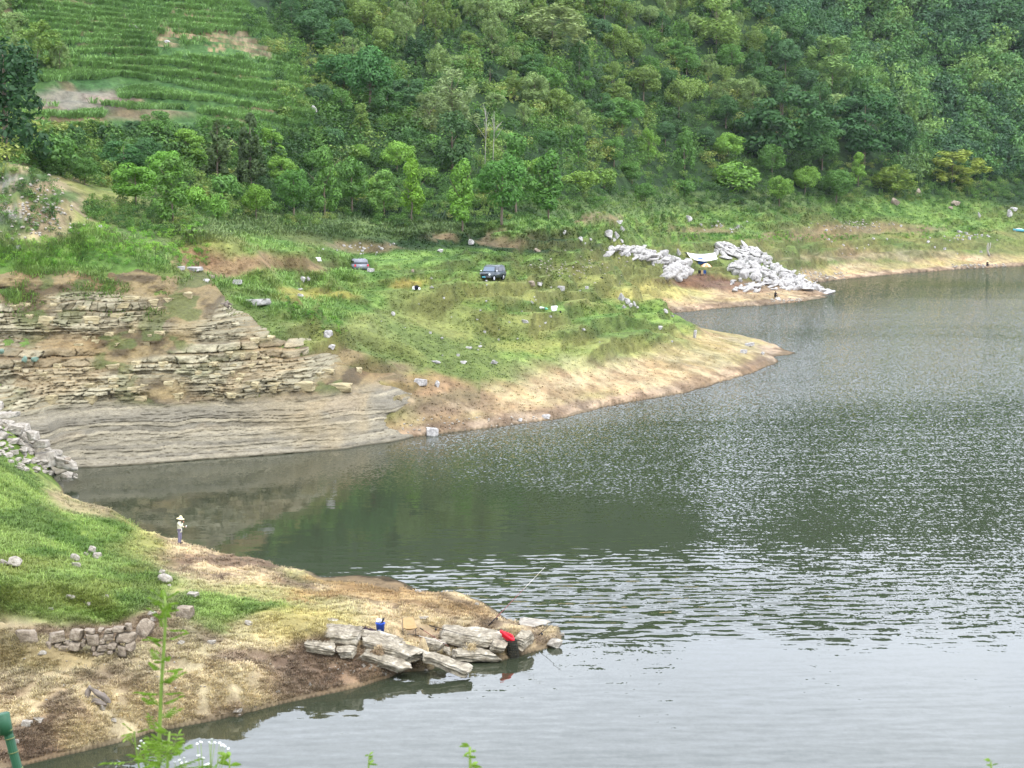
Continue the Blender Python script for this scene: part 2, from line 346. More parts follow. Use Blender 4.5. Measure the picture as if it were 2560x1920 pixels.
setc(np.ones_like(HG), FLOOR)
# far shore meadow
h = HG+(nz1-.5)*1.6+(nz2-.5)*.9
far = 1-nearA
mead_top = 1-sst(9.5, 13.5, h-(nz3-.5)*3+0*PX-np.where(PX < 1000, (1000-PX)*.014, 0))
setc(far*(VV < 480)*mead_top, MEAD)
setc(far*sst(.54, .66, nz3)*mead_top*.8*(PX < 1650), BRIGHT)
setc(far*(PX > 1750)*mead_top*sst(.4, .6, nz1)*.6, alb(112, 112, 72))
def blob(px, py, rx, ry, col, s=1.0, soft=.35, near=False):
    r = np.sqrt(((wx-px)/rx)**2+((wy-py)/ry)**2)
    m_ = (1-sst(1-soft, 1+soft, r))*s*((VV < 126) if near else (VV > 126)); setc(m_, col)
GR = BRIGHT
for a in [(900, 650, 110, 45), (760, 700, 120, 40), (1000, 640, 150, 20), (860, 745, 110, 40), (1400, 560, 260, 22), (1700, 545, 330, 28), (2250, 520, 240, 28), (2400, 560, 160, 22), (1650, 590, 180, 22),
          (700, 690, 60, 30), (790, 780, 110, 30), (680, 620, 60, 20), (1450, 900, 190, 28), (1380, 770, 190, 14), (1570, 790, 160, 40), (250, 640, 260, 26), (560, 700, 100, 26), (430, 655, 120, 16), (100, 600, 200, 40), (2300, 575, 120, 16),
          (640, 760, 70, 26), (1250, 690, 60, 20), (1130, 690, 120, 18), (1200, 640, 40, 12), (1350, 640, 120, 14), (1550, 600, 120, 16), (1800, 580, 120, 14)]:
    blob(*a, GR, .85)
for a in [(990, 570, 180, 22), (560, 560, 150, 30), (750, 560, 200, 24), (1800, 500, 350, 22), (1500, 520, 220, 20), (400, 560, 110, 60)]: blob(*a, mixc(nz2, alb(86, 112, 66), alb(124, 142, 88)), .8)
# drawdown zone left by the falling water
dz = (1-sst(1.7, 3.0, h+np.where(PX < 1200, .8, 0)))
setc(far*dz*(PX > 880), mixc(sst(.3, .7, nz1), STRAW*.84, mixc(nz2, alb(164, 150, 104), alb(186, 172, 122))))
setc(far*(1-sst(.5, 1.0, HG+(nz2-.5)*.6))*(PX > 820), PINK)
blob(1560, 930, 260, 45, STRAW*.84, .6); blob(1500, 870, 230, 22, alb(176, 176, 104), .45); blob(1750, 880, 120, 40, mixc(nz2, alb(160, 152, 98), STRAW*.84), .7); blob(1850, 735, 170, 16, STRAW*.85); blob(1650, 730, 130, 18, alb(200, 190, 118), .7)
blob(1120, 1000, 140, 45, PINK, .8); blob(1060, 960, 120, 26, alb(160, 130, 100), .7)
blob(1760, 705, 110, 16, alb(122, 92, 76), .95); blob(2200, 640, 260, 12, PINK, .5); blob(1900, 715, 120, 16, alb(140, 112, 96), .7)
for a in [(560, 655, 125, 24), (500, 640, 70, 22), (740, 668, 90, 18)]: blob(*a, mixc(nz2, alb(128, 106, 82), alb(170, 140, 110)), .9)
for a in [(905, 612, 80, 14), (1260, 600, 60, 12), (2180, 572, 180, 12), (1100, 598, 50, 12), (840, 900, 80, 20), (960, 930, 80, 24), (2020, 590, 120, 8), (1500, 545, 60, 10), (1750, 575, 80, 7), (2110, 630, 30, 16), (1230, 580, 40, 8)]:
    blob(*a, mixc(nz2, alb(122, 104, 82), alb(160, 142, 112)), .85)
blob(780, 735, 90, 14, alb(176, 150, 84), .5); blob(1020, 700, 60, 12, alb(180, 150, 84), .6)
# near bank
A_ = nearA
setc(A_, mixc(sst(.35, .6, nz2), PINK, STRAW))
setc(A_*sst(1.5, 2.3, h)*(1-sst(1380, 1700, PY)*.0), mixc(sst(.35, .65, nz1), alb(158, 148, 112), alb(192, 176, 140)))
blob(640, 1500, 230, 60, mixc(nz1, alb(140, 148, 84), alb(182, 172, 120)), .9, .5, True)
blob(760, 1560, 130, 45, alb(196, 180, 112), .7, .5, True)
blob(330, 1350, 90, 60, alb(170, 176, 96), .7, .5, True)
for a in [(130, 1440, 300, 95), (60, 1330, 200, 80), (0, 1180, 130, 100), (250, 1480, 160, 50), (560, 1520, 170, 30), (230, 1330, 110, 45)]: blob(*a, mixc(sst(.35, .65, nz2), alb(92, 122, 50), alb(134, 158, 78)), .92, .3, True)
for a in [(180, 1470, 220, 26), (60, 1400, 120, 20), (330, 1420, 60, 16)]: blob(*a, mixc(nz2, alb(110, 118, 56), alb(140, 140, 72)), .6, .5, True)
for a in [(300, 1550, 120, 26), (160, 1560, 140, 22), (850, 1650, 150, 40), (960, 1690, 130, 26), (640, 1640, 100, 22), (20, 1880, 90, 40), (90, 1890, 160, 26)]: blob(*a, mixc(nz2, alb(122, 102, 86), alb(160, 136, 114)), .85, .45, True)
for a in [(820, 1470, 100, 22), (1010, 1490, 110, 28), (1150, 1520, 90, 24), (950, 1470, 160, 16)]: blob(*a, mixc(nz2, alb(146, 118, 80), alb(190, 156, 108)), .7, .5, True)
blob(60, 1650, 180, 34, mixc(nz2, alb(120, 112, 64), alb(176, 150, 108)), .7, .5, True)
setc((HG < .14)*.8, alb(128, 112, 90)); setc((HG < .03)*.8, alb(62, 56, 40))
steep = sst(.55, 1.5, SLOPE)*(VV > 126)*(PX > 650)*(HG > .3)*(1-field)*(BASE < 13)*(VV < 480)
setc(steep*.45, mixc(nz2, alb(74, 82, 44), alb(108, 96, 64)))
# field
setc(field*(PX < 830), mixc(nz2, alb(62, 98, 56), alb(92, 124, 72)))
setc(FIELDRISE*sst(.5, .6, nz1)*.8, mixc(sst(.4, .6, nz2), alb(128, 108, 86), alb(176, 150, 124)))
blob(200, 250, 130, 26, alb(150, 138, 128), .8); blob(360, 290, 120, 16, alb(130, 118, 96), .8)
for a in [(300, 175, 70, 7), (570, 190, 60, 8), (490, 80, 60, 4), (530, 118, 50, 4), (420, 348, 60, 8), (670, 270, 60, 7), (310, 128, 50, 6), (500, 38, 50, 7)]: blob(*a, alb(176, 146, 118), .85)
# spoil heap
blob(70, 500, 130, 90, mixc(sst(.4, .6, nz2), alb(150, 128, 108), alb(196, 170, 148)), .75, .3); blob(45, 440, 60, 16, alb(170, 166, 156), .9); blob(20, 540, 50, 16, alb(200, 200, 198), .8)
blob(150, 560, 60, 40, alb(170, 150, 126), .7)
for a in [(60, 485, 60, 22), (110, 440, 50, 16), (30, 560, 60, 20), (150, 500, 40, 16), (20, 420, 30, 20)]: blob(*a, alb(80, 112, 58), .85)
COL = np.clip(COL*(.9+.2*nz2[..., None]), 0, 1)
def quads(nr, nc):
    i = np.arange(nr*nc).reshape(nr, nc)
    return np.stack([i[:-1, :-1], i[:-1, 1:], i[1:, 1:], i[1:, :-1]], -1).reshape(-1, 4)
def grid_obj(name, X, Y, Z, mat, attrs, smooth=True):
    Vt = np.stack([X, Y, Z], -1).reshape(-1, 3)
    return mesh_np(name, Vt, quads(*X.shape), mat, None, smooth, attrs)
rgba = lambda c: np.concatenate([c.reshape(-1, 3), np.ones((c.reshape(-1, 3).shape[0], 1))], 1)
terr = grid_obj('ground', XX, VV, HG, M_GROUND, {'tint': ('FLOAT_COLOR', rgba(COL))}); tag(terr, kind='structure')
# the bank under the viewer, down to the water
nx_, ny_ = 60, 60; bx = np.linspace(-40, 40, nx_); by = np.concatenate([np.linspace(-12, 8, 40), np.linspace(10, 62, 20)])
BX, BY = np.meshgrid(bx, by)
def near_h(x, y): return np.where(y < 5, 20.35-.36*np.maximum(y, -3), 18.55-.42*(y-5))-.03*np.abs(x)*0+(fbm(x/1.5+50, y/1.5+50, 3)-.5)*.12
nb = grid_obj('hillside', BX, BY, np.maximum(near_h(BX, BY), -3), M_GROUND, {'tint': ('FLOAT_COLOR', rgba(np.broadcast_to(alb(96, 120, 56), BX.shape+(3,))))}); tag(nb, kind='structure')

# ------------------------------------------------------------------ water
def water_mat():
    m, t, p = new_mat('lake_water', .03, .5); p.inputs['IOR'].default_value = 1.33
    p.inputs['Base Color'].default_value = (.026, .031, .018, 1)
    at = node(t, 'ShaderNodeAttribute', attribute_name='waves'); sp = node(t, 'ShaderNodeSeparateColor'); t.links.new(at.outputs['Color'], sp.inputs[0])
    tc = node(t, 'ShaderNodeTexCoord')
    def field_(scale, loc, detail, rough=.5, rot=0):
        mp = node(t, 'ShaderNodeMapping'); mp.inputs['Scale'].default_value = scale; mp.inputs['Location'].default_value = loc; mp.inputs['Rotation'].default_value = (0, 0, rot)
        t.links.new(tc.outputs['Object'], mp.inputs['Vector']); nz = noise_tex(t, 1, detail, rough, mp.outputs[0])
        s = node(t, 'ShaderNodeVectorMath', operation='SUBTRACT'); s.inputs[1].default_value = (.5, .5, .5); t.links.new(nz.outputs['Color'], s.inputs[0]); return s.outputs[0]
    def scal(v, amt, ch=None, xyz=(1, 1, 0)):
        a = node(t, 'ShaderNodeVectorMath', operation='MULTIPLY'); a.inputs[1].default_value = tuple(amt*k_ for k_ in xyz); t.links.new(v, a.inputs[0])
        if ch is None: return a.outputs[0]
        b = node(t, 'ShaderNodeVectorMath', operation='SCALE'); t.links.new(a.outputs[0], b.inputs[0]); t.links.new(sp.outputs[ch], b.inputs['Scale']); return b.outputs[0]
    def rows(period, rot, dist_, loc, sx=.5):
        mp = node(t, 'ShaderNodeMapping'); mp.inputs['Rotation'].default_value = (0, 0, rot); mp.inputs['Scale'].default_value = (sx, 1, 1); mp.inputs['Location'].default_value = loc; t.links.new(tc.outputs['Object'], mp.inputs['Vector'])
        w_ = node(t, 'ShaderNodeTexWave', bands_direction='Y'); w_.inputs['Scale'].default_value = .314/period; w_.inputs['Distortion'].default_value = dist_; w_.inputs['Detail'].default_value = 3; w_.inputs['Detail Scale'].default_value = .314/period*2.2; w_.inputs['Detail Roughness'].default_value = .6
        t.links.new(mp.outputs[0], w_.inputs['Vector']); s = node(t, 'ShaderNodeVectorMath', operation='SUBTRACT'); s.inputs[1].default_value = (.5, .5, .5); t.links.new(w_.outputs['Color'], s.inputs[0]); return s.outputs[0]
    parts = [scal(field_((5.5, 3.2, 1), (0, 0, 0), 3, .7), 3.3, 0, (.55, 1, 0)),              # wind ripples (R)
             scal(field_((.9, 2.6, 1), (7, 3, 0), 2, .5, -.12), .55, 1, (.4, 1, 0)),            # small crests (G)
             scal(rows(.95, -.10, 9, (2, 1, 0)), .10, 1, (.1, 1, 0)),
             scal(rows(2.6, -.22, 5, (3, 9, 0), .35), .02, 2, (.1, 1, 0)),                      # long wave trains (B)
             scal(field_((.5, 1.7, 1), (1, 5, 0), 3), .022, None, (.5, 1, 0))]                  # faint shiver everywhere
    v = parts[0]
    for q_ in parts[1:]:
        a = node(t, 'ShaderNodeVectorMath', operation='ADD'); t.links.new(v, a.inputs[0]); t.links.new(q_, a.inputs[1]); v = a.outputs[0]
    a = node(t, 'ShaderNodeVectorMath', operation='ADD'); a.inputs[1].default_value = (0, -.012, 1); t.links.new(v, a.inputs[0])
    bs = node(t, 'ShaderNodeVectorMath', operation='SCALE'); bs.inputs[0].default_value = (0, -.13, 0); t.links.new(sp.outputs[0], bs.inputs['Scale']); a2 = node(t, 'ShaderNodeVectorMath', operation='ADD'); t.links.new(a.outputs[0], a2.inputs[0]); t.links.new(bs.outputs[0], a2.inputs[1]); a = a2
    nm = node(t, 'ShaderNodeVectorMath', operation='NORMALIZE'); t.links.new(a.outputs[0], nm.inputs[0]); t.links.new(nm.outputs[0], p.inputs['Normal'])
    return m
wu = np.linspace(-.6, .6, 500); wv = np.exp(np.linspace(math.log(35), math.log(900), 500)); WU, WV = np.meshgrid(wu, wv); WX = WU*WV
wpx, wpy = proj(WX, WV, np.zeros_like(WV))
wn1 = fbm(WX/22, WV/40, 71, 3); wn2 = fbm(WX/60, WV/28, 72, 3)
wpx2 = wpx+(wn1-.5)*260; wpy2 = wpy+(wn2-.5)*140
def wb(px, py, rx, ry, soft=.5):
    return 1-sst(1-soft, 1+soft, np.sqrt(((wpx2-px)/rx)**2+((wpy2-py)/ry)**2))
sl_ = wpy2+(wpx2-1800)*.06; R_ = np.interp(sl_, [640, 760, 880, 1010, 1080, 1160, 1330, 1440, 1520, 1600], [.26, .32, .44, .36, .17, .16, .075, .09, .11, .12])*(1+.9*(wn2-.5)+.5*(fbm(WX/30, WV/9, 75, 3)-.5))
R_ = R_*(1-.93*wb(560, 1290, 760, 150, .5))*(1-.95*wb(1040, 1370, 430, 130, .7))      # sheltered water below the cliff
R_ = R_*(1-.7*wb(1400, 1350, 700, 120, .95))
R_ = R_*(1-.9*sst(1470, 1640, wpy2+(2560-wpx2)*.02))                                     # glassy foreground
dist_ = np.sqrt(WX**2+WV**2)
G_ = .08+.65*wb(1480, 1510, 520, 80, .6)+.4*wb(1900, 1500, 800, 110, .8)
G_ = G_*(1-.9*wb(560, 1270, 640, 170, .5))*(1-.8*sst(1560, 1700, wpy2))+.12*sst(1600, 1750, wpy)
B_ = wb(2400, 1120, 620, 90, .6)*1.0+.2*sst(1560, 1700, wpy)
wcol = np.stack([np.clip(R_, .005, 1), np.clip(G_, 0, 1), np.clip(B_, 0, 1), np.ones_like(R_)], -1).reshape(-1, 4)
M_WATER = water_mat()
wat = grid_obj('water', WX, WV, np.zeros_like(WX), M_WATER, {'waves': ('FLOAT_COLOR', wcol)}); tag(wat, kind='structure')

# ------------------------------------------------------------------ layered cliff on the far shore
nc, nr = 1150, 300
cuu = np.linspace(ray(-260, 900)[0], ray(1120, 900)[0], nc); zc = np.linspace(-.4, 15.2, nr)
rows = V >= 127
CY = np.zeros((nr, nc)); ZT = np.zeros(nc)
vv_ = V[rows]
for j in range(nc):
    g_ = (cuu[j]-U[0])/(U[1]-U[0]); j0 = int(g_); f = g_-j0
    hcol = BASE[rows, j0]*(1-f)+BASE[rows, min(j0+1, NU-1)]*f
    lim = vv_ < 176; hm_ = np.maximum.accumulate(hcol[lim]); hm_ = hm_+np.arange(len(hm_))*1e-6
    CY[:, j] = np.interp(zc, hm_, vv_[lim])
CU, CZ = np.meshgrid(cuu, zc); CX = CU*CY
cpx, cpy = proj(CX, CY, CZ)
topz = np.interp(cpx[0], [-300, 0, 200, 420, 520, 600, 700, 800, 900, 1000, 1100], [14.0, 13.6, 13.8, 13.6, 12.2, 9.8, 8.3, 6.6, 5.0, 3.2, 1.8])[None, :]+(fbm(cpx/60, cpx*0+3, 5, 3)-.5)*1.4
zb = CZ+.010*CX+(fbm(CX/16, CZ/6, 80, 3)-.5)*.45+(fbm(CX/2.2, CZ/1.5, 81, 3)-.5)*.42
# bed boundaries
bz = [-3.0]; rr_ = random.Random(5)
while bz[-1] < 19:
    bz.append(bz[-1]+(rr_.uniform(.14, .34) if bz[-1] < 3.6 else rr_.choice([.13, .2, .28, .34, .7, .16, .24])*rr_.uniform(.8, 1.2)))
bz = np.array(bz); bi = np.clip(np.searchsorted(bz, zb)-1, 0, len(bz)-2); b0 = bz[bi]; b1 = bz[bi+1]; fr_ = (zb-b0)/(b1-b0)
hsh = lambda a, s=0: _T[(a*7+13+s*31) & 255, (a*3+s*17) & 255]
prot = hsh(bi, 1)
bw = np.where(b0 > 3.4, .5+4.5*hsh(bi, 2)**1.6, 6.0); bxp = CX/bw+hsh(bi, 3)*10+(fbm(CX/1.5, CZ/.8, 85, 3)-.5)*1.1; bxi = np.floor(bxp).astype(int); bxf = bxp-bxi
blk = _T[(bxi*5+bi*11) & 255, (bxi*3+bi*7) & 255]
gapx = sst(0, .07, bxf)*(1-sst(.93, 1, bxf)); gapz = sst(0, .16, fr_)*(1-sst(.84, 1, fr_))
expo = sst(.27, .45, fbm(CX/9, CZ/3.5, 88, 3)+.12*np.exp(-((cpy-900)/70)**2)+.12*np.exp(-((cpy-790)/60)**2)*(1-sst(300, 560, cpx))-.16*np.exp(-((cpy-860)/35)**2)*(1-sst(450, 720, cpx))-.35*np.exp(-((cpy-690)/35)**2)-.25*np.exp(-(((cpx-560)/90)**2+((cpy-780)/60)**2)))
lower = 1-sst(3.3, 4.3, CZ+.012*CX+.2+(fbm(CX/12, CZ*0, 90, 3)-.5)*1.2)
upper_amp = (.1+.75*prot+.75*(blk-.5))*gapz**.4*(.45+.55*gapx)*.85*expo+(fbm(CX/.7, CZ/.5, 91, 4)-.5)*.8+(fbm(CX/3, CZ/1.6, 102, 4)-.5)*1.7
# beds stand as near-vertical faces: undo part of the average slope inside each bed
ymid = np.zeros_like(CY)
for j in range(nc): ymid[:, j] = np.interp(np.clip(CZ[:, j]-(fr_[:, j]-.5)*(b1-b0)[:, j], -.4, 15), zc, CY[:, j])
facey = CY*(1-.85*expo)+ymid*.85*expo
low_amp = .26*gapz**.5*(.2+.8*prot)+(fbm(CX/.5, CZ/.16, 133, 3)-.5)*.22+(fbm(CX/1.3, CZ/.4, 134, 3)-.5)*.3+(fbm(CX/2.5, CZ/.5, 92, 4)-.5)*.45+(fbm(CX/6, CZ/3, 94, 3)-.5)*.2+.35*np.exp(-(CZ/.45)**2)*(.5+fbm(CX/1.5, CZ, 93, 2))
Yc = (CY-low_amp)*lower+(facey-upper_amp)*(1-lower)-.35
edge_m = sst(-.9, .5, topz-CZ)*(1-sst(930, 1080, cpx+(fbm(CX/2.5, CZ/1.2, 131, 4)-.5)*260-(3-CZ)*14))
Yc = Yc*edge_m+(CY+1.2)*(1-edge_m)
cream = mixc(blk, alb(130, 123, 104), alb(184, 178, 156)); soil = mixc(sst(.35, .65, fbm(CX/1.3, CZ/.7, 95, 4)), alb(92, 80, 60), alb(142, 126, 94)); grey = mixc(fbm(CX/4, zb*4, 96, 3), mixc(hsh(bi, 4), alb(102, 98, 90), alb(134, 128, 114)), mixc(hsh(bi, 4), alb(148, 142, 130), alb(178, 170, 152)))
cc = mixc(expo*gapz, soil, cream); cc = cc*(1-lower[..., None])+grey*lower[..., None]
oc = (sst(.55, .68, fbm(CX/5, CZ/2.5, 97, 3))*(1-lower))[..., None]*.3; cc = cc*(1-oc)+alb(158, 128, 90)*oc
oc = (sst(.6, .7, fbm(CX/2.5, CZ/1.2, 98, 3))*lower*sst(1.5, 3, CZ))[..., None]*.6; cc = cc*(1-oc)+alb(162, 146, 122)*oc
gg = (sst(.56, .64, fbm(CX/2.6, CZ/1.3, 99, 4))*(1-lower)*(1-.6*expo))[..., None]*.8; cc = cc*(1-gg)+alb(88, 100, 56)*gg
gg = (sst(.5, .8, cpx/1000+.0)*sst(.45, .6, fbm(CX/4, CZ/3, 101, 3)))[..., None]*.6*lower[..., None]; cc = cc*(1-gg)+alb(158, 144, 118)*gg
wet = (1-sst(.02, .16, CZ))[..., None]; cc = cc*(1-wet)+alb(70, 66, 50)*wet
Qc = quads(nr, nc); keep = (edge_m.ravel()[Qc].max(1) > .03) & ((Yc.ravel()[Qc].max(1)-Yc.ravel()[Qc].min(1)) < 3)
cliff = mesh_np('cliff', np.stack([CU*Yc, Yc, CZ], -1).reshape(-1, 3), Qc[keep], M_CLIFF, None, False, {'tint': ('FLOAT_COLOR', rgba(np.clip(cc*np.array([1.04, 1.02, .92]), 0, 1)))}); tag(cliff, kind='structure')
def cliff_hit(px, py):
    u, m = ray(px, py); j = int(np.clip(np.abs(cuu-u).argmin(), 0, nc-1)); y = Yc[:, j]; d_ = np.abs((HC+m*y)-zc); i = int(d_.argmin())
    return (float(u*y[i]), float(y[i]), float(zc[i]))

# ------------------------------------------------------------------ leaf clouds
def quad_cloud(Pc, Nr, size, asp=1.0, rng=RNG):
    """small four-sided leaves at points Pc facing Nr"""
    n = len(Pc); r = rng.normal(size=(n, 3)); t = np.cross(Nr, r); t /= np.linalg.norm(t, axis=1)[:, None]+1e-9; b = np.cross(Nr, t)
    b /= np.linalg.norm(b, axis=1)[:, None]+1e-9
    s = (size*rng.uniform(.6, 1.3, n))[:, None]; t = t*s*asp; b = b*s
    Vt = np.stack([Pc-t, Pc-b*.6, Pc+t, Pc+b*.6], 1).reshape(-1, 3)
    return Vt, np.arange(n*4).reshape(-1, 4)
def blobs_to_leaves(bl, per, size, asp=1.0, up=.25, rng=RNG, jit=.25):
    """bl: rows cx cy cz rx ry rz"""
    bl = np.asarray(bl); w = (bl[:, 3]*bl[:, 4]+bl[:, 4]*bl[:, 5]+bl[:, 3]*bl[:, 5]); cnt = np.maximum(6, (per*len(bl)*w/w.sum())).astype(int)
    P_, N_ = [], []
    for b, c in zip(bl, cnt):
        d = rng.normal(size=(c, 3)); d[:, 2] = d[:, 2]+.25; d /= np.linalg.norm(d, axis=1)[:, None]
        rad = 1-jit*rng.random(c)**1.5+.12*rng.normal(size=c)*.5
        P_.append(b[:3]+d*b[3:]*rad[:, None]); nn = d+rng.normal(size=(c, 3))*.38; nn[:, 2] += up; N_.append(nn/np.linalg.norm(nn, axis=1)[:, None])
    return quad_cloud(np.concatenate(P_), np.concatenate(N_), size, asp, rng)
def rsph(rng, n):
    d = rng.normal(size=(n, 3)); return d/np.linalg.norm(d, axis=1)[:, None]
def crown(kind, seed):
    """crown of a tree of height one; returns verts, faces"""
    g = np.random.default_rng(seed); bl = []
    if kind == 'round':
        for i in range(34):
            d = rsph(g, 1)[0]; r = g.uniform(.55, 1)**.5; s = g.uniform(.10, .17); bl.append([d[0]*.33*r, d[1]*.33*r, .60+d[2]*.30*r, s, s, s*.8])
        return blobs_to_leaves(bl, 150, .021, 1.3, rng=g)
    if kind == 'column':
        for i in range(30):
            h = g.uniform(.16, .95); w = .21*math.sin(math.pi*min(1, (h+.25)/1.3))**.7*(1.15-h*.55); a = g.uniform(0, 6.28); r = w*g.uniform(.3, 1); s = g.uniform(.06, .10)
            bl.append([math.cos(a)*r, math.sin(a)*r, h, s, s, s*1.15])
        return blobs_to_leaves(bl, 140, .019, 1.3, rng=g)
    if kind == 'layered':
        for i in range(38):
            h = g.uniform(.22, .93); w = .42*math.sqrt(max(.05, 1-((h-.45)/.55)**2)); a = g.uniform(0, 6.28); r = w*g.uniform(.35, 1)**.6; s = g.uniform(.11, .19)
            bl.append([math.cos(a)*r, math.sin(a)*r, h, s, s, s*.55])
        return blobs_to_leaves(bl, 190, .021, 1.4, .6, rng=g)
    if kind == 'feathery':
        for i in range(46):
            h = g.uniform(.15, .95); w = .30*(1-(h-.35)**2*1.6); a = g.uniform(0, 6.28); r = w*g.uniform(.1, 1)**.7; s = g.uniform(.035, .07)
            bl.append([math.cos(a)*r, math.sin(a)*r, h, s, s, s*2.1])
        return blobs_to_leaves(bl, 75, .014, 2.2, .1, rng=g, jit=.5)
    if kind == 'conifer':
        for i in range(60):
            h = g.uniform(.08, .97); w = .24*(1-h)**.75+.015; a = g.uniform(0, 6.28); r = w*g.uniform(.3, 1); s = g.uniform(.03, .06)*(1.2-h*.6)
            bl.append([math.cos(a)*r, math.sin(a)*r, h, s, s, s*1.5])
        return blobs_to_leaves(bl, 100, .015, 2.0, .0, rng=g, jit=.4)
    if kind == 'bush':
        for i in range(20):
            d = rsph(g, 1)[0]; s = g.uniform(.16, .30); r = g.uniform(.5, 1); bl.append([d[0]*.55*r, d[1]*.55*r, .38+d[2]*.34*r, s, s, s*.8])
        return blobs_to_leaves(bl, 100, .042, 1.3, rng=g)
    if kind == 'vine':                      # a tree smothered by creepers: long drapes down to the ground
        for i in range(40):
            a = g.uniform(0, 6.28); h = g.uniform(.05, .92); w = .30*math.sqrt(max(0.05, 1-h**2*.95)); r = w*g.uniform(.6, 1); s = g.uniform(.06, .1)
            bl.append([math.cos(a)*r, math.sin(a)*r, h, s, s, s*1.6])
        return blobs_to_leaves(bl, 90, .022, 1.2, .1, rng=g)
def leafmesh(kind, seed):
    Vt, Fq = crown(kind, seed); me = bpy.data.meshes.new('crown_'+kind)
    o = mesh_np('crown', Vt, Fq, M_LEAF, None, False, {'rnd': ('FLOAT', np.clip(np.random.default_rng(seed).normal(.5, .22, len(Fq)), 0, 1))})
    me = o.data; bpy.data.objects.remove(o); return me
def trunkmesh(seed, h=.8, r=.02, forks=4, lean=.0, base=0):
    g = random.Random(seed); Vt, Fq = [], []
    def tube(p, q, r0, r1, n=6, seg=4, wob=.01):
        base_ = len(Vt); p = Vector(p); q = Vector(q); ax = (q-p).normalized(); s = ax.orthogonal().normalized(); t = ax.cross(s)
        for i in range(seg+1):
            f = i/seg; c = p.lerp(q, f)+Vector((g.uniform(-wob, wob), g.uniform(-wob, wob), 0))*(0 < i); rr = r0+(r1-r0)*f
            for k in range(n): a = 6.283*k/n; Vt.append(tuple(c+s*math.cos(a)*rr+t*math.sin(a)*rr))
        for i in range(seg):
            for k in range(n): Fq.append((base_+i*n+k, base_+i*n+(k+1) % n, base_+(i+1)*n+(k+1) % n, base_+(i+1)*n+k))
    tube((0, 0, -.03), (lean, 0, h*.55), r*1.25, r*.8); tube((lean, 0, h*.55), (lean*1.3, 0, h), r*.8, r*.25)
    for i in range(forks):
        a = g.uniform(0, 6.28); z0 = h*g.uniform(.3, .7); l = g.uniform(.12, .26); tube((lean*z0/h, 0, z0), (math.cos(a)*l, math.sin(a)*l, z0+l*1.1), r*.5, r*.15, 5, 3)
    o = mesh_np('trunk', Vt, Fq, M_BARK, None, True); me = o.data; bpy.data.objects.remove(o); return me
KINDS = {'round': 4, 'column': 3, 'layered': 3, 'feathery': 3, 'conifer': 2, 'bush': 3, 'vine': 2}
CR = {k: [leafmesh(k, 100+i*7+len(k)) for i in range(n_)] for k, n_ in KINDS.items()}
TR = {'round': trunkmesh(1, .75, .018, 6), 'column': trunkmesh(2, .85, .012, 5), 'layered': trunkmesh(3, .85, .018, 9), 'feathery': trunkmesh(4, .9, .010, 8), 'conifer': trunkmesh(5, .95, .014, 2), 'bush': trunkmesh(6, .5, .02, 8), 'vine': trunkmesh(7, .8, .02, 3)}
NAMES = {'round': 'broadleaf_tree', 'column': 'slender_tree', 'layered': 'spreading_tree', 'feathery': 'feathery_tree', 'conifer': 'conifer_tree', 'bush': 'bush', 'vine': 'vine_covered_tree'}
tree_n = 0
def tree(kind, px, py, hpx, wpx, col, label, group=None, cat='tree', d=None):
    """a tree whose foot is seen at px,py and which stands hpx photo pixels tall and wpx wide"""
    global tree_n
    p = hit(px, py)
    if p is None: return None
    tree_n += 1; s = mpp(p); H = hpx*s
    t = empty(NAMES[kind], (p[0], p[1], p[2]-.05), RNG.uniform(0, 6.28))
    defw = {'round': .86, 'column': .5, 'layered': .98, 'feathery': .66, 'conifer': .5, 'bush': 1.5, 'vine': .7}[kind]
    wf = wpx/(hpx*defw)
    me = CR[kind][tree_n % len(CR[kind])]
    c = bpy.data.objects.new('crown', me); C.objects.link(c); c.parent = t; c.scale = (H*wf, H*wf, H)
    v = RNG.uniform(.88, 1.12); c.color = (col[0]*v, col[1]*v, col[2]*v, 1)
    k = bpy.data.objects.new('trunk', TR[kind]); C.objects.link(k); k.parent = t; k.scale = (H, H, H)
    tag(t, label, cat, group); return t
G = lambda r, g, b: np.array(lin((r, g, b), .93))
LIME, MID, DEEP, BLUE, PALE, OLIV, DARKC, YEL = G(100, 146, 58), G(80, 124, 66), G(60, 100, 58), G(62, 100, 70), G(112, 142, 98), G(100, 132, 72), G(72, 96, 64), G(108, 140, 78)
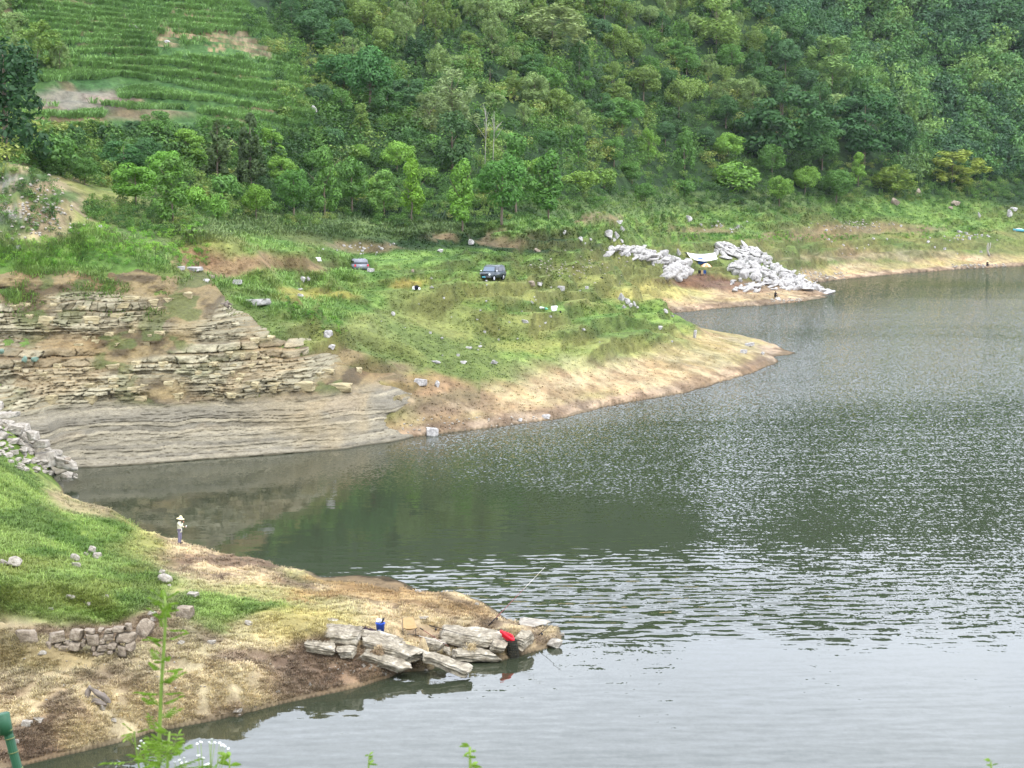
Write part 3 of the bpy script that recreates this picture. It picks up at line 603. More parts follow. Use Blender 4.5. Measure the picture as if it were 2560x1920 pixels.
# trees one can name, front line first
T_ = [
 ('vine', 15, 400, 330, 250, G(34, 68, 40), 'huge dark green tree rising at the left edge of the picture'),
 ('bush', 120, 425, 110, 210, MID, 'leafy green tree at the foot of the huge dark tree'),
 ('bush', 60, 360, 60, 130, DEEP, 'low dark bush under the huge dark tree'),
 ('feathery', 95, 170, 110, 130, OLIV, 'yellowish feathery clump above the huge dark tree beside the maize'),
 ('feathery', 150, 185, 80, 70, PALE, 'smaller pale feathery tree at the left edge of the maize terraces'),
 ('column', 432, 562, 165, 105, G(80, 122, 58), 'tall mid green tree standing alone above the red earth scarp'),
 ('round', 340, 520, 115, 130, G(88, 136, 58), 'rounded green tree just behind the lone tall tree on the left'),
 ('round', 415, 480, 110, 90, G(96, 148, 66), 'light green round crown peeking above the lone tall tree'),
 ('layered', 310, 432, 80, 110, G(60, 104, 66), 'dark layered tree below the stony end of the maize terraces'),
 ('layered', 370, 440, 95, 90, G(56, 96, 60), 'dark rounded tree below the middle of the maize terraces'),
 ('conifer', 545, 465, 165, 90, DARKC, 'dark green conifer, the left one of the pair below the maize'),
 ('conifer', 627, 470, 185, 100, G(68, 92, 62), 'dark conifer, the taller right one of the pair below the maize'),
 ('bush', 560, 500, 90, 110, MID, 'leafy bush in front of the two dark conifers'),
 ('bush', 470, 520, 70, 110, G(98, 144, 66), 'light green bush right of the lone tall tree'),
 ('bush', 540, 545, 75, 80, G(92, 138, 64), 'small bright bush left of the round tree with a forked trunk'),
 ('round', 735, 545, 130, 85, G(70, 116, 56), 'round headed tree with a forked bare trunk at the meadow edge'),
 ('round', 640, 548, 90, 80, LIME*.8, 'small light green tree left of the forked round tree'),
 ('column', 812, 540, 170, 75, G(84, 128, 66), 'tall loose green tree right of the forked round tree'),
 ('round', 880, 530, 140, 100, G(78, 122, 62), 'broad green tree left of the bright lime green tree'),
 ('column', 1030, 550, 150, 72, G(104, 150, 56), 'bright lime green tree at the centre of the meadow edge'),
 ('column', 960, 538, 110, 75, G(96, 138, 78), 'pale green tree just left of the bright lime green tree'),
 ('column', 1155, 578, 180, 80, G(88, 132, 58), 'tall green tree with a thin bare trunk right of the lime tree'),
 ('round', 1255, 562, 175, 130, G(66, 112, 54), 'big dark green tree with a wide crown in the middle of the meadow edge'),
 ('column', 1290, 530, 190, 100, G(74, 118, 60), 'tall green tree behind the big wide crowned tree'),
 ('column', 1370, 548, 170, 100, G(70, 114, 56), 'tall dark green tree right of the big wide crowned tree'),
 ('vine', 1130, 430, 145, 120, G(58, 92, 58), 'dark creeper covered tree standing above the lime tree'),
 ('feathery', 1130, 330, 160, 150, G(116, 142, 108), 'big pale feathery tree above the dark creeper covered tree'),
 ('feathery', 1075, 345, 110, 110, G(108, 134, 98), 'pale feathery tree left of the biggest feathery one'),
 ('round', 925, 285, 170, 130, G(62, 110, 66), 'huge round dark tree above the middle of the hillside, beside the maize'),
 ('round', 860, 240, 110, 130, G(62, 108, 68), 'round dark tree up left of the huge round hillside tree'),
 ('vine', 1040, 160, 70, 70, G(44, 78, 52), 'small dark creeper clump high on the central hillside'),
 ('vine', 1225, 215, 60, 50, G(50, 82, 60), 'narrow dark creeper clump on the central hillside'),
 ('layered', 1950, 415, 185, 240, G(52, 92, 54), 'large dark spreading tree on the right, leftmost of the grove above the rocks'),
 ('layered', 2050, 400, 110, 120, G(64, 108, 62), 'dark spreading tree in the front of the right grove with pale thin trunks'),
 ('layered', 2160, 405, 165, 190, G(50, 92, 56), 'large dark spreading tree in the middle of the right grove'),
 ('round', 2245, 410, 130, 100, G(46, 86, 54), 'dark round tree at the right end of the right grove'),
 ('round', 2055, 425, 90, 90, G(64, 106, 58), 'rounded bush-like tree below the right grove'),
 ('round', 1930, 445, 90, 80, G(74, 116, 60), 'rounded green tree below the left of the right grove'),
 ('bush', 1830, 470, 80, 170, G(94, 136, 66), 'wide light green bush left below the right grove'),
 ('feathery', 2080, 225, 130, 170, G(112, 150, 96), 'light green feathery tree high right of centre against the dark hillside'),
 ('feathery', 2180, 250, 85, 100, G(104, 144, 92), 'smaller light feathery tree right of the high feathery one'),
 ('feathery', 1790, 130, 130, 160, G(118, 152, 92), 'yellow green feathery tree at the top edge of the picture, right of centre'),
 ('feathery', 1380, 130, 110, 220, G(124, 148, 110), 'broad pale grey green tree high on the central hillside'),
 ('bush', 1450, 475, 60, 120, G(104, 140, 68), 'light green bush right of the tall dark green tree'),
 ('bush', 1510, 470, 60, 110, G(98, 136, 68), 'second light green bush right of the tall dark green tree'),
 ('feathery', 2380, 470, 90, 190, G(128, 150, 78), 'yellow green bamboo clump on the right slope above the grassy shore'),
 ('feathery', 2230, 485, 70, 150, G(112, 142, 74), 'green bamboo clump left below the yellow green bamboo'),
]
FP = []
for a in T_:
    k, px, py, hh, ww, col, lb = a
    if py > 480 and px < 1400: col = col*1.08
    tree(k, px, py, hh, ww, col, lb, None, 'bush' if k == 'bush' else 'tree'); FP.append((px, py-hh*.35, (hh+ww)*.22))
# the rest of the central and left hillside trees
g = random.Random(11)
def infield(px, py): return px < 790-max(0, (110-py))*1.2-max(0, 260-py)*.1 and 0 <= py < 350 and px > 90
cand = 0; placed = 0
SPEC = {'round': ('leafy round crowned tree on the wooded central hillside', 'round crowned trees of the hillside wood'), 'layered': ('dark flat layered tree on the wooded central hillside', 'layered trees of the hillside wood'),
        'feathery': ('pale feathery tree on the wooded central hillside', 'feathery trees of the hillside wood'), 'vine': ('creeper draped tree on the wooded central hillside', 'creeper draped trees of the hillside wood'),
        'bush': ('leafy bush along the foot of the hillside wood', 'bushes at the foot of the hillside wood'), 'column': ('slender upright tree on the wooded central hillside', 'slender trees of the hillside wood')}
spots = []
while cand < 9000 and placed < 245:
    cand += 1
    px = g.uniform(-60, 2330); py = g.uniform(-15, 520)
    if infield(px, py): continue
    if px > 1850+ (py*1.25 if py < 330 else 400): continue
    if px < 700 and (py < 330 and px > 60): continue
    if px < 500 and py > 470: continue
    if py > 500-max(0, px-1500)*.02 and g.random() < .5: continue
    sz = 42+py*.08
    if any(abs(px-a)*.8+abs(py-35-b)*1.1 < max(sz*1.0, c*1.15) for a, b, c in FP): continue
    FP.append((px, py-35, 36)); spots.append((py, px)); placed += 1
TL = []
for py, px in sorted(spots):
    r = g.random(); far_ = py < 300
    ptc = float(fbm(px/170, py/130, 140, 2)); pt2 = float(fbm(px/90, py/70, 150, 2))
    if py > 430: k = 'bush' if r < .5 else ('round' if r < .85 else 'column')
    elif ptc > .56: k = 'feathery' if r < .6 else ('round' if r < .8 else 'bush')
    else: k = 'round' if r < .50 else ('layered' if r < .62 else ('vine' if r < .82 else ('column' if r < .88 else 'feathery')))
    if ptc > .56: col = PALE if g.random() < .6 else YEL*.85
    elif pt2 > .52: col = MID if g.random() < .7 else OLIV
    else: col = DEEP if g.random() < .6 else BLUE
    if py > 400: col = (MID if g.random() < .6 else G(104, 148, 70))
    if 1400 < px < 1700 and py > 200 and py < 300 and g.random() < .4: col = YEL*.85
    hh = g.uniform(50, 100) if k != 'bush' else g.uniform(40, 62); ww = hh*g.uniform(.85, 1.15)*{'round': .95, 'column': .55, 'layered': 1.1, 'feathery': .85, 'bush': 1.7, 'vine': .85}[k]
    lb, gr = SPEC[k]; TL.append((tree(k, px, py, hh, ww, col, lb, gr, 'bush' if k == 'bush' else 'tree'), px, py-hh*.5, k, col, hh))
# a label of its own for each: colour and kind, then where it stands from the nearest landmark
LM = [(545, 380, 'the dark conifer pair'), (735, 480, 'the fork trunked round tree'), (1030, 475, 'the lime green tree'), (1130, 250, 'the big pale feathery tree'), (925, 200, 'the huge round hillside tree'), (1255, 475, 'the wide crowned dark tree'), (1130, 357, 'the creeper covered tree'),
      (1950, 320, 'the dark right grove'), (2160, 320, 'the middle of the right grove'), (2245, 350, 'the right end of the grove'), (2080, 160, 'the high light feathery tree'), (1790, 70, 'the yellow green top edge tree'), (1380, 60, 'the broad grey green tree'), (1222, 340, 'the two bare dead trees'), (25, 230, 'the huge dark left tree'), (1450, 445, 'the light green foot bushes'), (1600, 250, 'the central bamboo patch'), (860, 180, 'the round tree beside the maize'), (1040, 120, 'the small high creeper clump')]
seen = {}
for t_, px, py, k, col, hh in TL:
    if t_ is None: continue
    l_ = min(LM, key=lambda q_: (q_[0]-px)**2+(q_[1]-py)**2); dx, dy = px-l_[0], l_[1]-py; ds = math.hypot(dx, dy)
    dr = ('above' if dy > 0 else 'below') if abs(dy) > 2.2*abs(dx) else (('right of' if dx > 0 else 'left of') if abs(dx) > 2.2*abs(dy) else ('up ' if dy > 0 else 'down ')+('right of' if dx > 0 else 'left of'))
    cw = 'grey green' if col[2] > .62*col[1] and col[1] > .2 else ('yellow green' if col[0] > .8*col[1] else ('light green' if col[1] > .22 else ('dark green' if col[1] < .13 else 'mid green')))
    kw = {'round': 'round crowned tree', 'layered': 'flat layered tree', 'feathery': 'feathery tree', 'vine': 'creeper draped tree', 'bush': 'bush', 'column': 'slender tree'}[k]
    near = ''
    for c_ in (f'{cw} {kw} {near}{dr} {l_[2]}', f'{"tall" if hh > 84 else "small"} {cw} {kw} {near}{dr} {l_[2]}', f'second {cw} {kw} {near}{dr} {l_[2]}', f'third {cw} {kw} {near}{dr} {l_[2]}', f'fourth {cw} {kw} {near}{dr} {l_[2]}'):
        if c_ not in seen: seen[c_] = 1; t_['label'] = c_; break
# bare dead tree in the wood
def tube_mesh(paths, n=6):
    Vt, Fq = [], []
    for pts in paths:
        b0_ = len(Vt); P_ = [Vector(p[:3]) for p in pts]
        for i, p in enumerate(P_):
            ax = (P_[min(i+1, len(P_)-1)]-P_[max(i-1, 0)]).normalized(); s = ax.orthogonal().normalized(); t = ax.cross(s)
            for k in range(n): a = 6.2832*k/n; Vt.append(tuple(p+(s*math.cos(a)+t*math.sin(a))*pts[i][3]))
        for i in range(len(P_)-1):
            for k in range(n): Fq.append((b0_+i*n+k, b0_+i*n+(k+1) % n, b0_+(i+1)*n+(k+1) % n, b0_+(i+1)*n+k))
        Vt.append(tuple(P_[-1])); ti = len(Vt)-1; Vt.append(tuple(P_[0])); t0 = len(Vt)-1
        for k in range(n):
            q_ = b0_+(len(P_)-1)*n; Fq.append((q_+k, q_+(k+1) % n, ti, ti)); Fq.append((b0_+(k+1) % n, b0_+k, t0, t0))
    return Vt, Fq
def tubes(name, paths, mat, parent=None, n=6):
    Vt, Fq = tube_mesh(paths, n); me = bpy.data.meshes.new(name)
    me.from_pydata(Vt, [], [tuple(dict.fromkeys(f)) for f in Fq]); me.materials.append(mat)
    for p in me.polygons: p.use_smooth = True
    o = bpy.data.objects.new(name, me); C.objects.link(o)
    if parent: o.parent = parent
    return o
M_DEADW = plain('dead_wood', (160, 156, 144), .9, .1, .2, 5)
for px, lb in [(1212, 'bare pale dead tree in the wood, the left of two'), (1232, 'bare pale dead tree in the wood, the right of two')]:
    p = hit(px, 430); s = mpp(p); t = empty('dead_tree', p); tag(t, lb, 'tree', 'bare dead trees in the wood')
    Hh = 150*s; ps = [[(0, 0, 0, .07), (.1, 0, Hh*.4, .05), (.25, 0, Hh*.7, .035), (.2, .1, Hh, .02)]]
    tubes('trunk', ps, M_DEADW, t)
    ps = []
    for i in range(9):
        z0 = Hh*g.uniform(.4, .9); a = g.uniform(0, 6.28); l = g.uniform(.8, 1.9); ps.append([(.15, 0, z0, .03), (.15+math.cos(a)*l*.5, math.sin(a)*l*.5, z0+l*.7, .025), (.15+math.cos(a)*l, math.sin(a)*l, z0+l*1.3, .015)])
    tubes('branch', ps, M_DEADW, t)

# ------------------------------------------------------------------ far wood, undergrowth, maize, grass: what nobody could count
def scatter_px(n, x0, x1, y0, y1, rng=RNG):
    """random ground points seen in a photo rectangle (even in the picture)"""
    px = rng.uniform(x0, x1, n); py = rng.uniform(y0, y1, n); u, m = ray(px, py); j = np.clip(((u-U[0])/(U[1]-U[0])).round().astype(int), 0, NU-1)
    out = None
    Zr = HC+np.outer(m, V); Hc = np.maximum(HG[:, j].T, 0)
    ok = Hc >= Zr; i = ok.argmax(1); good = ok.any(1); y = V[i]-rng.random(n)*(V[i]-V[np.maximum(i-1, 0)]); y[~good] = -1
    return px, py, u*y, y, good
def merged(name, tmplV, tmplF, pos, scale, rot, col, mat, kindcount=None, wf=None, rnd=None):
    """many copies of small templates in ONE mesh"""
    nT = len(pos); nv = len(tmplV); c, s_ = np.cos(rot), np.sin(rot)
    sx = scale*(1 if wf is None else wf)
    X = tmplV[None, :, 0]*sx[:, None]; Y = tmplV[None, :, 1]*sx[:, None]; Z = tmplV[None, :, 2]*scale[:, None]
    Vt = np.stack([X*c[:, None]-Y*s_[:, None]+pos[:, None, 0], X*s_[:, None]+Y*c[:, None]+pos[:, None, 1], Z+pos[:, None, 2]], -1).reshape(-1, 3)
    Fq = (tmplF[None]+np.arange(nT)[:, None, None]*nv).reshape(-1, tmplF.shape[1])
    return Vt, Fq, np.repeat(col, len(tmplF), axis=0)
def stuff(name, chunks, mat, label, cat, seed=1):
    Vs, Fs, Cs = [], [], []; off = 0
    for Vt, Fq, cc_ in chunks: Vs.append(Vt); Fs.append(Fq+off); Cs.append(cc_); off += len(Vt)
    Vt = np.concatenate(Vs); Fq = np.concatenate(Fs); cc_ = np.concatenate(Cs); g_ = np.random.default_rng(seed)
    o = mesh_np(name, Vt, Fq, mat, None, False, {'tint': ('FLOAT_COLOR', np.concatenate([cc_, np.ones((len(cc_), 1))], 1)), 'rnd': ('FLOAT', np.clip(g_.normal(.5, .22, len(Fq)), 0, 1))})
    tag(o, label, cat, None, 'stuff'); return o
def small_crown(kind, seed, n):
    g_ = np.random.default_rng(seed); bl = []
    if kind == 'feather':
        for i in range(14): h = g_.uniform(.1, .95); a = g_.uniform(0, 6.28); r = .3*g_.random()**.6; bl.append([math.cos(a)*r, math.sin(a)*r, h, .07, .07, .16])
        return blobs_to_leaves(bl, n/14, .035, 1.8, .1, rng=g_, jit=.5)
    for i in range(9): d = rsph(g_, 1)[0]; r = g_.uniform(.4, 1); s = g_.uniform(.17, .27); bl.append([d[0]*.36*r, d[1]*.36*r, .52+d[2]*.32*r, s, s, s*.7])
    return blobs_to_leaves(bl, n/9, .042, 1.25, .3, rng=g_)
# the far dark hillside
ch = []
px, py, x, y, ok = scatter_px(1700, 1500, 2720, -120, 480)
m_ = ok & (px > 1830+np.where(py < 330, py*1.15, 380)-np.where(py < 0, -py, 0)*.0) & (py < 455) & (y > 400)
x, y, px, py = x[m_], y[m_], px[m_], py[m_]; z = hgt(x, y); nT = len(x)
pal = np.stack([G(58, 96, 64), G(50, 86, 64), G(74, 116, 72), G(96, 132, 80), G(84, 118, 84)]); ci = (fbm(px/130, py/110, 160, 3)*6.5-1.2+RNG.normal(0, .6, nT)).clip(0, 4).astype(int); col = pal[ci]*RNG.uniform(.85, 1.15, (nT, 1))
sel = RNG.integers(0, 5, nT)
for t_ in range(5):
    tv, tf = small_crown('feather' if t_ == 4 else 'r', 300+t_, 420); w_ = sel == t_
    ch.append(merged('x', tv, tf, np.stack([x[w_], y[w_], z[w_]-.8], 1), RNG.uniform(5.5, 12.0, w_.sum())*(y[w_]/560), RNG.uniform(0, 6.28, w_.sum()), col[w_], None))
stuff('far_wood', ch, M_LEAFA, 'dense dark bluish green wood covering the far right hillside', 'wood', 2)
# undergrowth between the trees and along the wood's foot
ch = []
for (n_, x0, x1, y0, y1, s0, s1, fn) in [
    (2600, -80, 2100, -40, 420, 2.2, 4.2, lambda px, py: ~((px < 800-np.maximum(0, 110-py)*1.2) & (py < 350) & (px > 60)) & (px < 1850+np.where(py < 330, py*1.25, 400))),
    (1700, 450, 2600, 400, 540, 1.1, 2.3, lambda px, py: py < 528-(px-1000)*.016),
    (1500, 700, 2560, 480, 570, .6, 1.3, lambda px, py: (py < 560-np.maximum(0, px-1200)*.04+14*np.sin(px/37))),
    (420, 210, 700, 500, 600, .7, 1.4, lambda px, py: (py < 590-np.abs(px-400)*.2)),
    (90, -40, 180, 430, 600, .5, 1.3, lambda px, py: py > 0), (260, -60, 330, 370, 470, 1.0, 2.2, lambda px, py: (py < 400+px*.3)),
    (700, -60, 520, 545, 668, .35, .8, lambda px, py: (py > 560+0*px) & ~((np.abs(px-80) < 90) & (py < 600))),
    (420, 100, 800, 290, 400, .9, 1.8, lambda px, py: py > 330-px*.02),
    (500, 600, 1000, 40, 330, 1.4, 3.0, lambda px, py: (px > 690-np.maximum(0, 150-py)*1.2)),
    (260, 2250, 2570, 400, 500, 1.2, 2.6, lambda px, py: py > 0),
    (240, 2150, 2600, 560, 600, .4, .9, lambda px, py: np.sin(px/60)+np.sin(px/23+py/9) > .3),
    (220, 1700, 2150, 590, 602, .4, .8, lambda px, py: py > 0), (130, 700, 870, 745, 835, .3, .6, lambda px, py: np.abs(py-(760+(px-700)*.42)) < 22)]:
    px, py, x, y, ok = scatter_px(n_, x0, x1, y0, y1); m_ = ok & fn(px, py); px, py, x, y = px[m_], py[m_], x[m_], y[m_]; z = hgt(x, y); nT = len(x)
    pal = np.stack([G(44, 76, 42), G(60, 96, 50), G(78, 118, 60), G(102, 132, 76), G(120, 138, 82)]); 
    if y0 >= 540: pal = np.stack([G(66, 112, 52), G(84, 134, 58), G(104, 158, 66), G(124, 172, 80), G(96, 130, 80)])
    ci = (fbm(px/110, py/60, 170, 3)*6-.8+RNG.normal(0, .7, nT)).clip(0, 4).astype(int); col = pal[ci]*RNG.uniform(.82, 1.15, (nT, 1)); sel = RNG.integers(0, 5, nT)
    for t_ in range(5):
        tv, tf = small_crown('feather' if t_ == 4 else 'r', 400+t_, 200); w_ = sel == t_
        ch.append(merged('x', tv, tf, np.stack([x[w_], y[w_], z[w_]-.15*s1], 1), RNG.uniform(s0, s1, w_.sum())*(.9+y[w_]/2500), RNG.uniform(0, 6.28, w_.sum()), col[w_], None, wf=1.25))
stuff('undergrowth', ch, M_LEAFA, 'tangled green undergrowth of shrubs and creepers filling the hillside between the trees', 'undergrowth', 3)
# maize
def blades(n, h, w, spread, seed, droop=.4, fl=0.0):
    g_ = np.random.default_rng(seed); Vt, Fq = [], []
    for i in range(n):
        a = g_.uniform(0, 6.28); r = g_.random()*spread; bx_, by_ = math.cos(a)*r, math.sin(a)*r; a2 = a+g_.normal(0, .6); dx, dy = math.cos(a2), math.sin(a2); px_, py_ = -dy*w, dx*w
        hh = h*g_.uniform(.6, 1.15); k = len(Vt); L_ = droop*hh*g_.uniform(.4, 1.3); z0 = fl*hh*g_.random()
        Vt += [(bx_-px_, by_-py_, z0), (bx_+px_, by_+py_, z0), (bx_+dx*L_*.45+px_*.8, by_+dy*L_*.45+py_*.8, z0+(hh-z0)*.7), (bx_+dx*L_*.45-px_*.8, by_+dy*L_*.45-py_*.8, z0+(hh-z0)*.7), (bx_+dx*L_, by_+dy*L_, z0+(hh-z0)*(1-.25*droop))]
        Fq += [(k, k+1, k+2, k+3), (k+3, k+2, k+4, k+4)]
    return np.array(Vt), np.array(Fq)
tri = lambda F_: np.concatenate([F_[:, [0, 1, 2]], F_[:, [0, 2, 3]]])
def tris(tv, tf):
    f = tri(tf); f = f[(f[:, 1] != f[:, 2])]; return tv, f
px, py, x, y, ok = scatter_px(42000, 40, 830, -20, 345); rise = lut(FIELDRISE, x, np.maximum(y, 53)); fld = lut(field, x, np.maximum(y, 53))
gapn = fbm(px/70, py/16, 181, 3)
m_ = ok & (rise < .75) & (fld > .25) & (gapn < .72) & ~((np.abs(px-190) < 110) & (np.abs(py-235) < 28)) & ~((px > 380+(py-100)*.8) & (py > 85) & (py < 150) & (gapn > .4)) & ~((np.abs(px-380) < 120) & (np.abs(py-300) < 26))
x, y, px, py = x[m_], y[m_], px[m_], py[m_]; nT = len(x)
cb = fbm(px/150, py/30, 183, 3)[:, None]; col = (G(84, 124, 84)*(1-cb)+G(128, 170, 118)*cb)*RNG.uniform(.85, 1.15, (nT, 1))
tv, tf = tris(*blades(11, .9, .045, .35, 9, 1.0, .2))
stuff('maize', [merged('x', tv, tf, np.stack([x, y, hgt(x, y)], 1), RNG.uniform(.75, 1.25, nT), RNG.uniform(0, 6.28, nT), col, None)], M_LEAFA, 'rows of young green maize growing on the terraces of the left hillside', 'maize', 4)
# grass
def grass(name, spec, label, seed):
    ch = []
    for (n_, x0, x1, y0, y1, h_, w_, nb_, jitc, fn) in spec:
        px, py, x, y, ok = scatter_px(n_, x0, x1, y0, y1); z = hgt(x, np.maximum(y, 53)); c_ = lut(COL, x, np.maximum(y, 53)); m_ = ok & fn(px, py, x, y, z, c_) & (z > .12)
        x, y, z, c_ = x[m_], y[m_], z[m_], c_[m_]; nT = len(x)
        for t_ in range(3):
            s_ = np.arange(nT) % 3 == t_; tv, tf = tris(*blades(nb_, h_, w_, h_*.8, seed+t_, 1.1))
            ch.append(merged('x', tv, tf, np.stack([x, y, z-.02], 1)[s_], RNG.uniform(.55, 1.3, s_.sum()), RNG.uniform(0, 6.28, s_.sum()), np.clip(c_[s_]*np.array([.855, 1.0, 1.47])*RNG.uniform(1-jitc, 1+jitc, (s_.sum(), 1))*1.28, 0, 1), None))
    return stuff(name, ch, M_LEAFA, label, 'grass', seed)
isg = lambda c_: c_[:, 1] > c_[:, 0]*1.12
grass('grass', [(60000, -40, 1420, 1140, 1900, .15, .014, 8, .42, lambda px, py, x, y, z, c_: (y < 117) & (z < 3) & (fbm(x/.6, y/.6, 190, 3) > .38)),
                (15000, -40, 760, 1140, 1600, .22, .016, 8, .25, lambda px, py, x, y, z, c_: (y < 117) & isg(c_)),
                (26000, 380, 1850, 560, 1080, .15, .03, 6, .16, lambda px, py, x, y, z, c_: (y > 140) & (y < 300) & (isg(c_) | (np.sin(px*37.7+py*91.3) > .5))),
                (9000, 900, 2560, 540, 790, .20, .045, 6, .2, lambda px, py, x, y, z, c_: (y > 200) & (isg(c_) | (np.sin(px*37.7+py*91.3) > .5))),
                (12000, 380, 2560, 490, 590, .42, .05, 6, .22, lambda px, py, x, y, z, c_: (y > 150) & isg(c_)),
                (5000, -40, 900, 560, 800, .55, .035, 8, .25, lambda px, py, x, y, z, c_: (y > 142) & isg(c_) & (c_[:, 1] > .15))],
      'short tufted grass, green higher up and bleached straw near the waterline', 31)

# ------------------------------------------------------------------ stones
def ico(sub):
    bm = bmesh.new(); bmesh.ops.create_icosphere(bm, subdivisions=sub, radius=1)
    Vt = np.array([v.co[:] for v in bm.verts]); Fq = np.array([[v.index for v in f.verts] for f in bm.faces]); bm.free(); return Vt, Fq
ICO3, ICO4, ICO5 = ico(3), ico(4), ico(5)
def n3(Vt, f, s, o=3):
    return fbm(Vt[:, 0]*f+Vt[:, 2]*f*.73+31, Vt[:, 1]*f-Vt[:, 2]*f*.61+17, s, o)*.5+fbm(Vt[:, 1]*f+Vt[:, 0]*.4*f+5, Vt[:, 2]*f+11, s+5, o)*.5-.5
def rock_np(seed, kind='angular', sub=None):
    g_ = np.random.default_rng(seed); Vt, Fq = sub or ICO3; Vt = Vt.copy()
    if kind == 'slab':
        Vt *= 1.6
        for ax in range(3):
            for sg in (1, -1):
                nrm = np.zeros(3); nrm[ax] = sg; nrm += g_.normal(size=3)*(.10 if ax == 2 else .16); nrm /= np.linalg.norm(nrm); d_ = Vt@nrm; ex = np.maximum(d_-1.0*g_.uniform(.85, 1), 0); Vt -= ex[:, None]*nrm
        for i in range(5):
            nrm = rsph(g_, 1)[0]; d_ = Vt@nrm; ex = np.maximum(d_-g_.uniform(1.15, 1.4), 0); Vt -= ex[:, None]*nrm
        lay = n3(Vt*np.array([1, 1, 4]), 1.2, seed % 9); Vt[:, :2] *= (1+.10*np.round(lay*9)[:, None]/3)
        Vt += (n3(Vt, 2.5, seed % 11, 4)*.16)[:, None]*Vt
    else:
        for i in range(22 if kind == 'angular' else 7):
            nrm = rsph(g_, 1)[0]; d_ = Vt@nrm; ex = np.maximum(d_-g_.uniform(.42, .85), 0); Vt -= ex[:, None]*nrm
        Vt += (n3(Vt, 1.8, seed % 13, 4)*(.12 if kind == 'angular' else .4))[:, None]*Vt
    Vt[:, 2] -= Vt[:, 2].min()
    e = Vt.max(0)-Vt.min(0); Vt[:, :2] -= (Vt.max(0)+Vt.min(0))[:2]/2; return Vt/np.array([e[0], e[1], e[2]]), Fq
def rock_mesh(seed, kind, mat, sub=None):
    Vt, Fq = rock_np(seed, kind, sub); o = mesh_np('boulder', Vt, Fq, mat, None, False); me = o.data; bpy.data.objects.remove(o); return me
RM = {(k, m_.name): [rock_mesh(10*i+s_, k, m_) for i in range(4)] for k, s_ in (('angular', 1), ('slab', 2), ('round', 3)) for m_ in (M_ROCK, M_RUBBLE, M_WALL)}
rk = 0
def stone(px, py, wpx, hpx, label, group=None, kind='angular', mat=None, name='stone', dep=None, p=None, tilt=0, rz=None, sink=.12, cat=None):
    """a stone whose base is seen at px,py, so many photo pixels wide and high"""
    global rk
    mat = mat or M_ROCK; p = p or hit(px, py)
    if p is None: return
    rk += 1; s = mpp(p); o = bpy.data.objects.new(name, RM[(kind, mat.name)][rk % 4]); C.objects.link(o)
    w = wpx*s; h_ = hpx*s*1.05; o.scale = (w, dep or w*RNG.uniform(.6, .95), h_*(1+sink)); o.location = (p[0], p[1]+(dep or w)*.3, p[2]-h_*sink)
    o.rotation_euler = (RNG.normal()*.08, tilt+RNG.normal()*.06, RNG.uniform(-.5, .5) if rz is None else rz)
    tag(o, label, cat or 'stone', group); return o
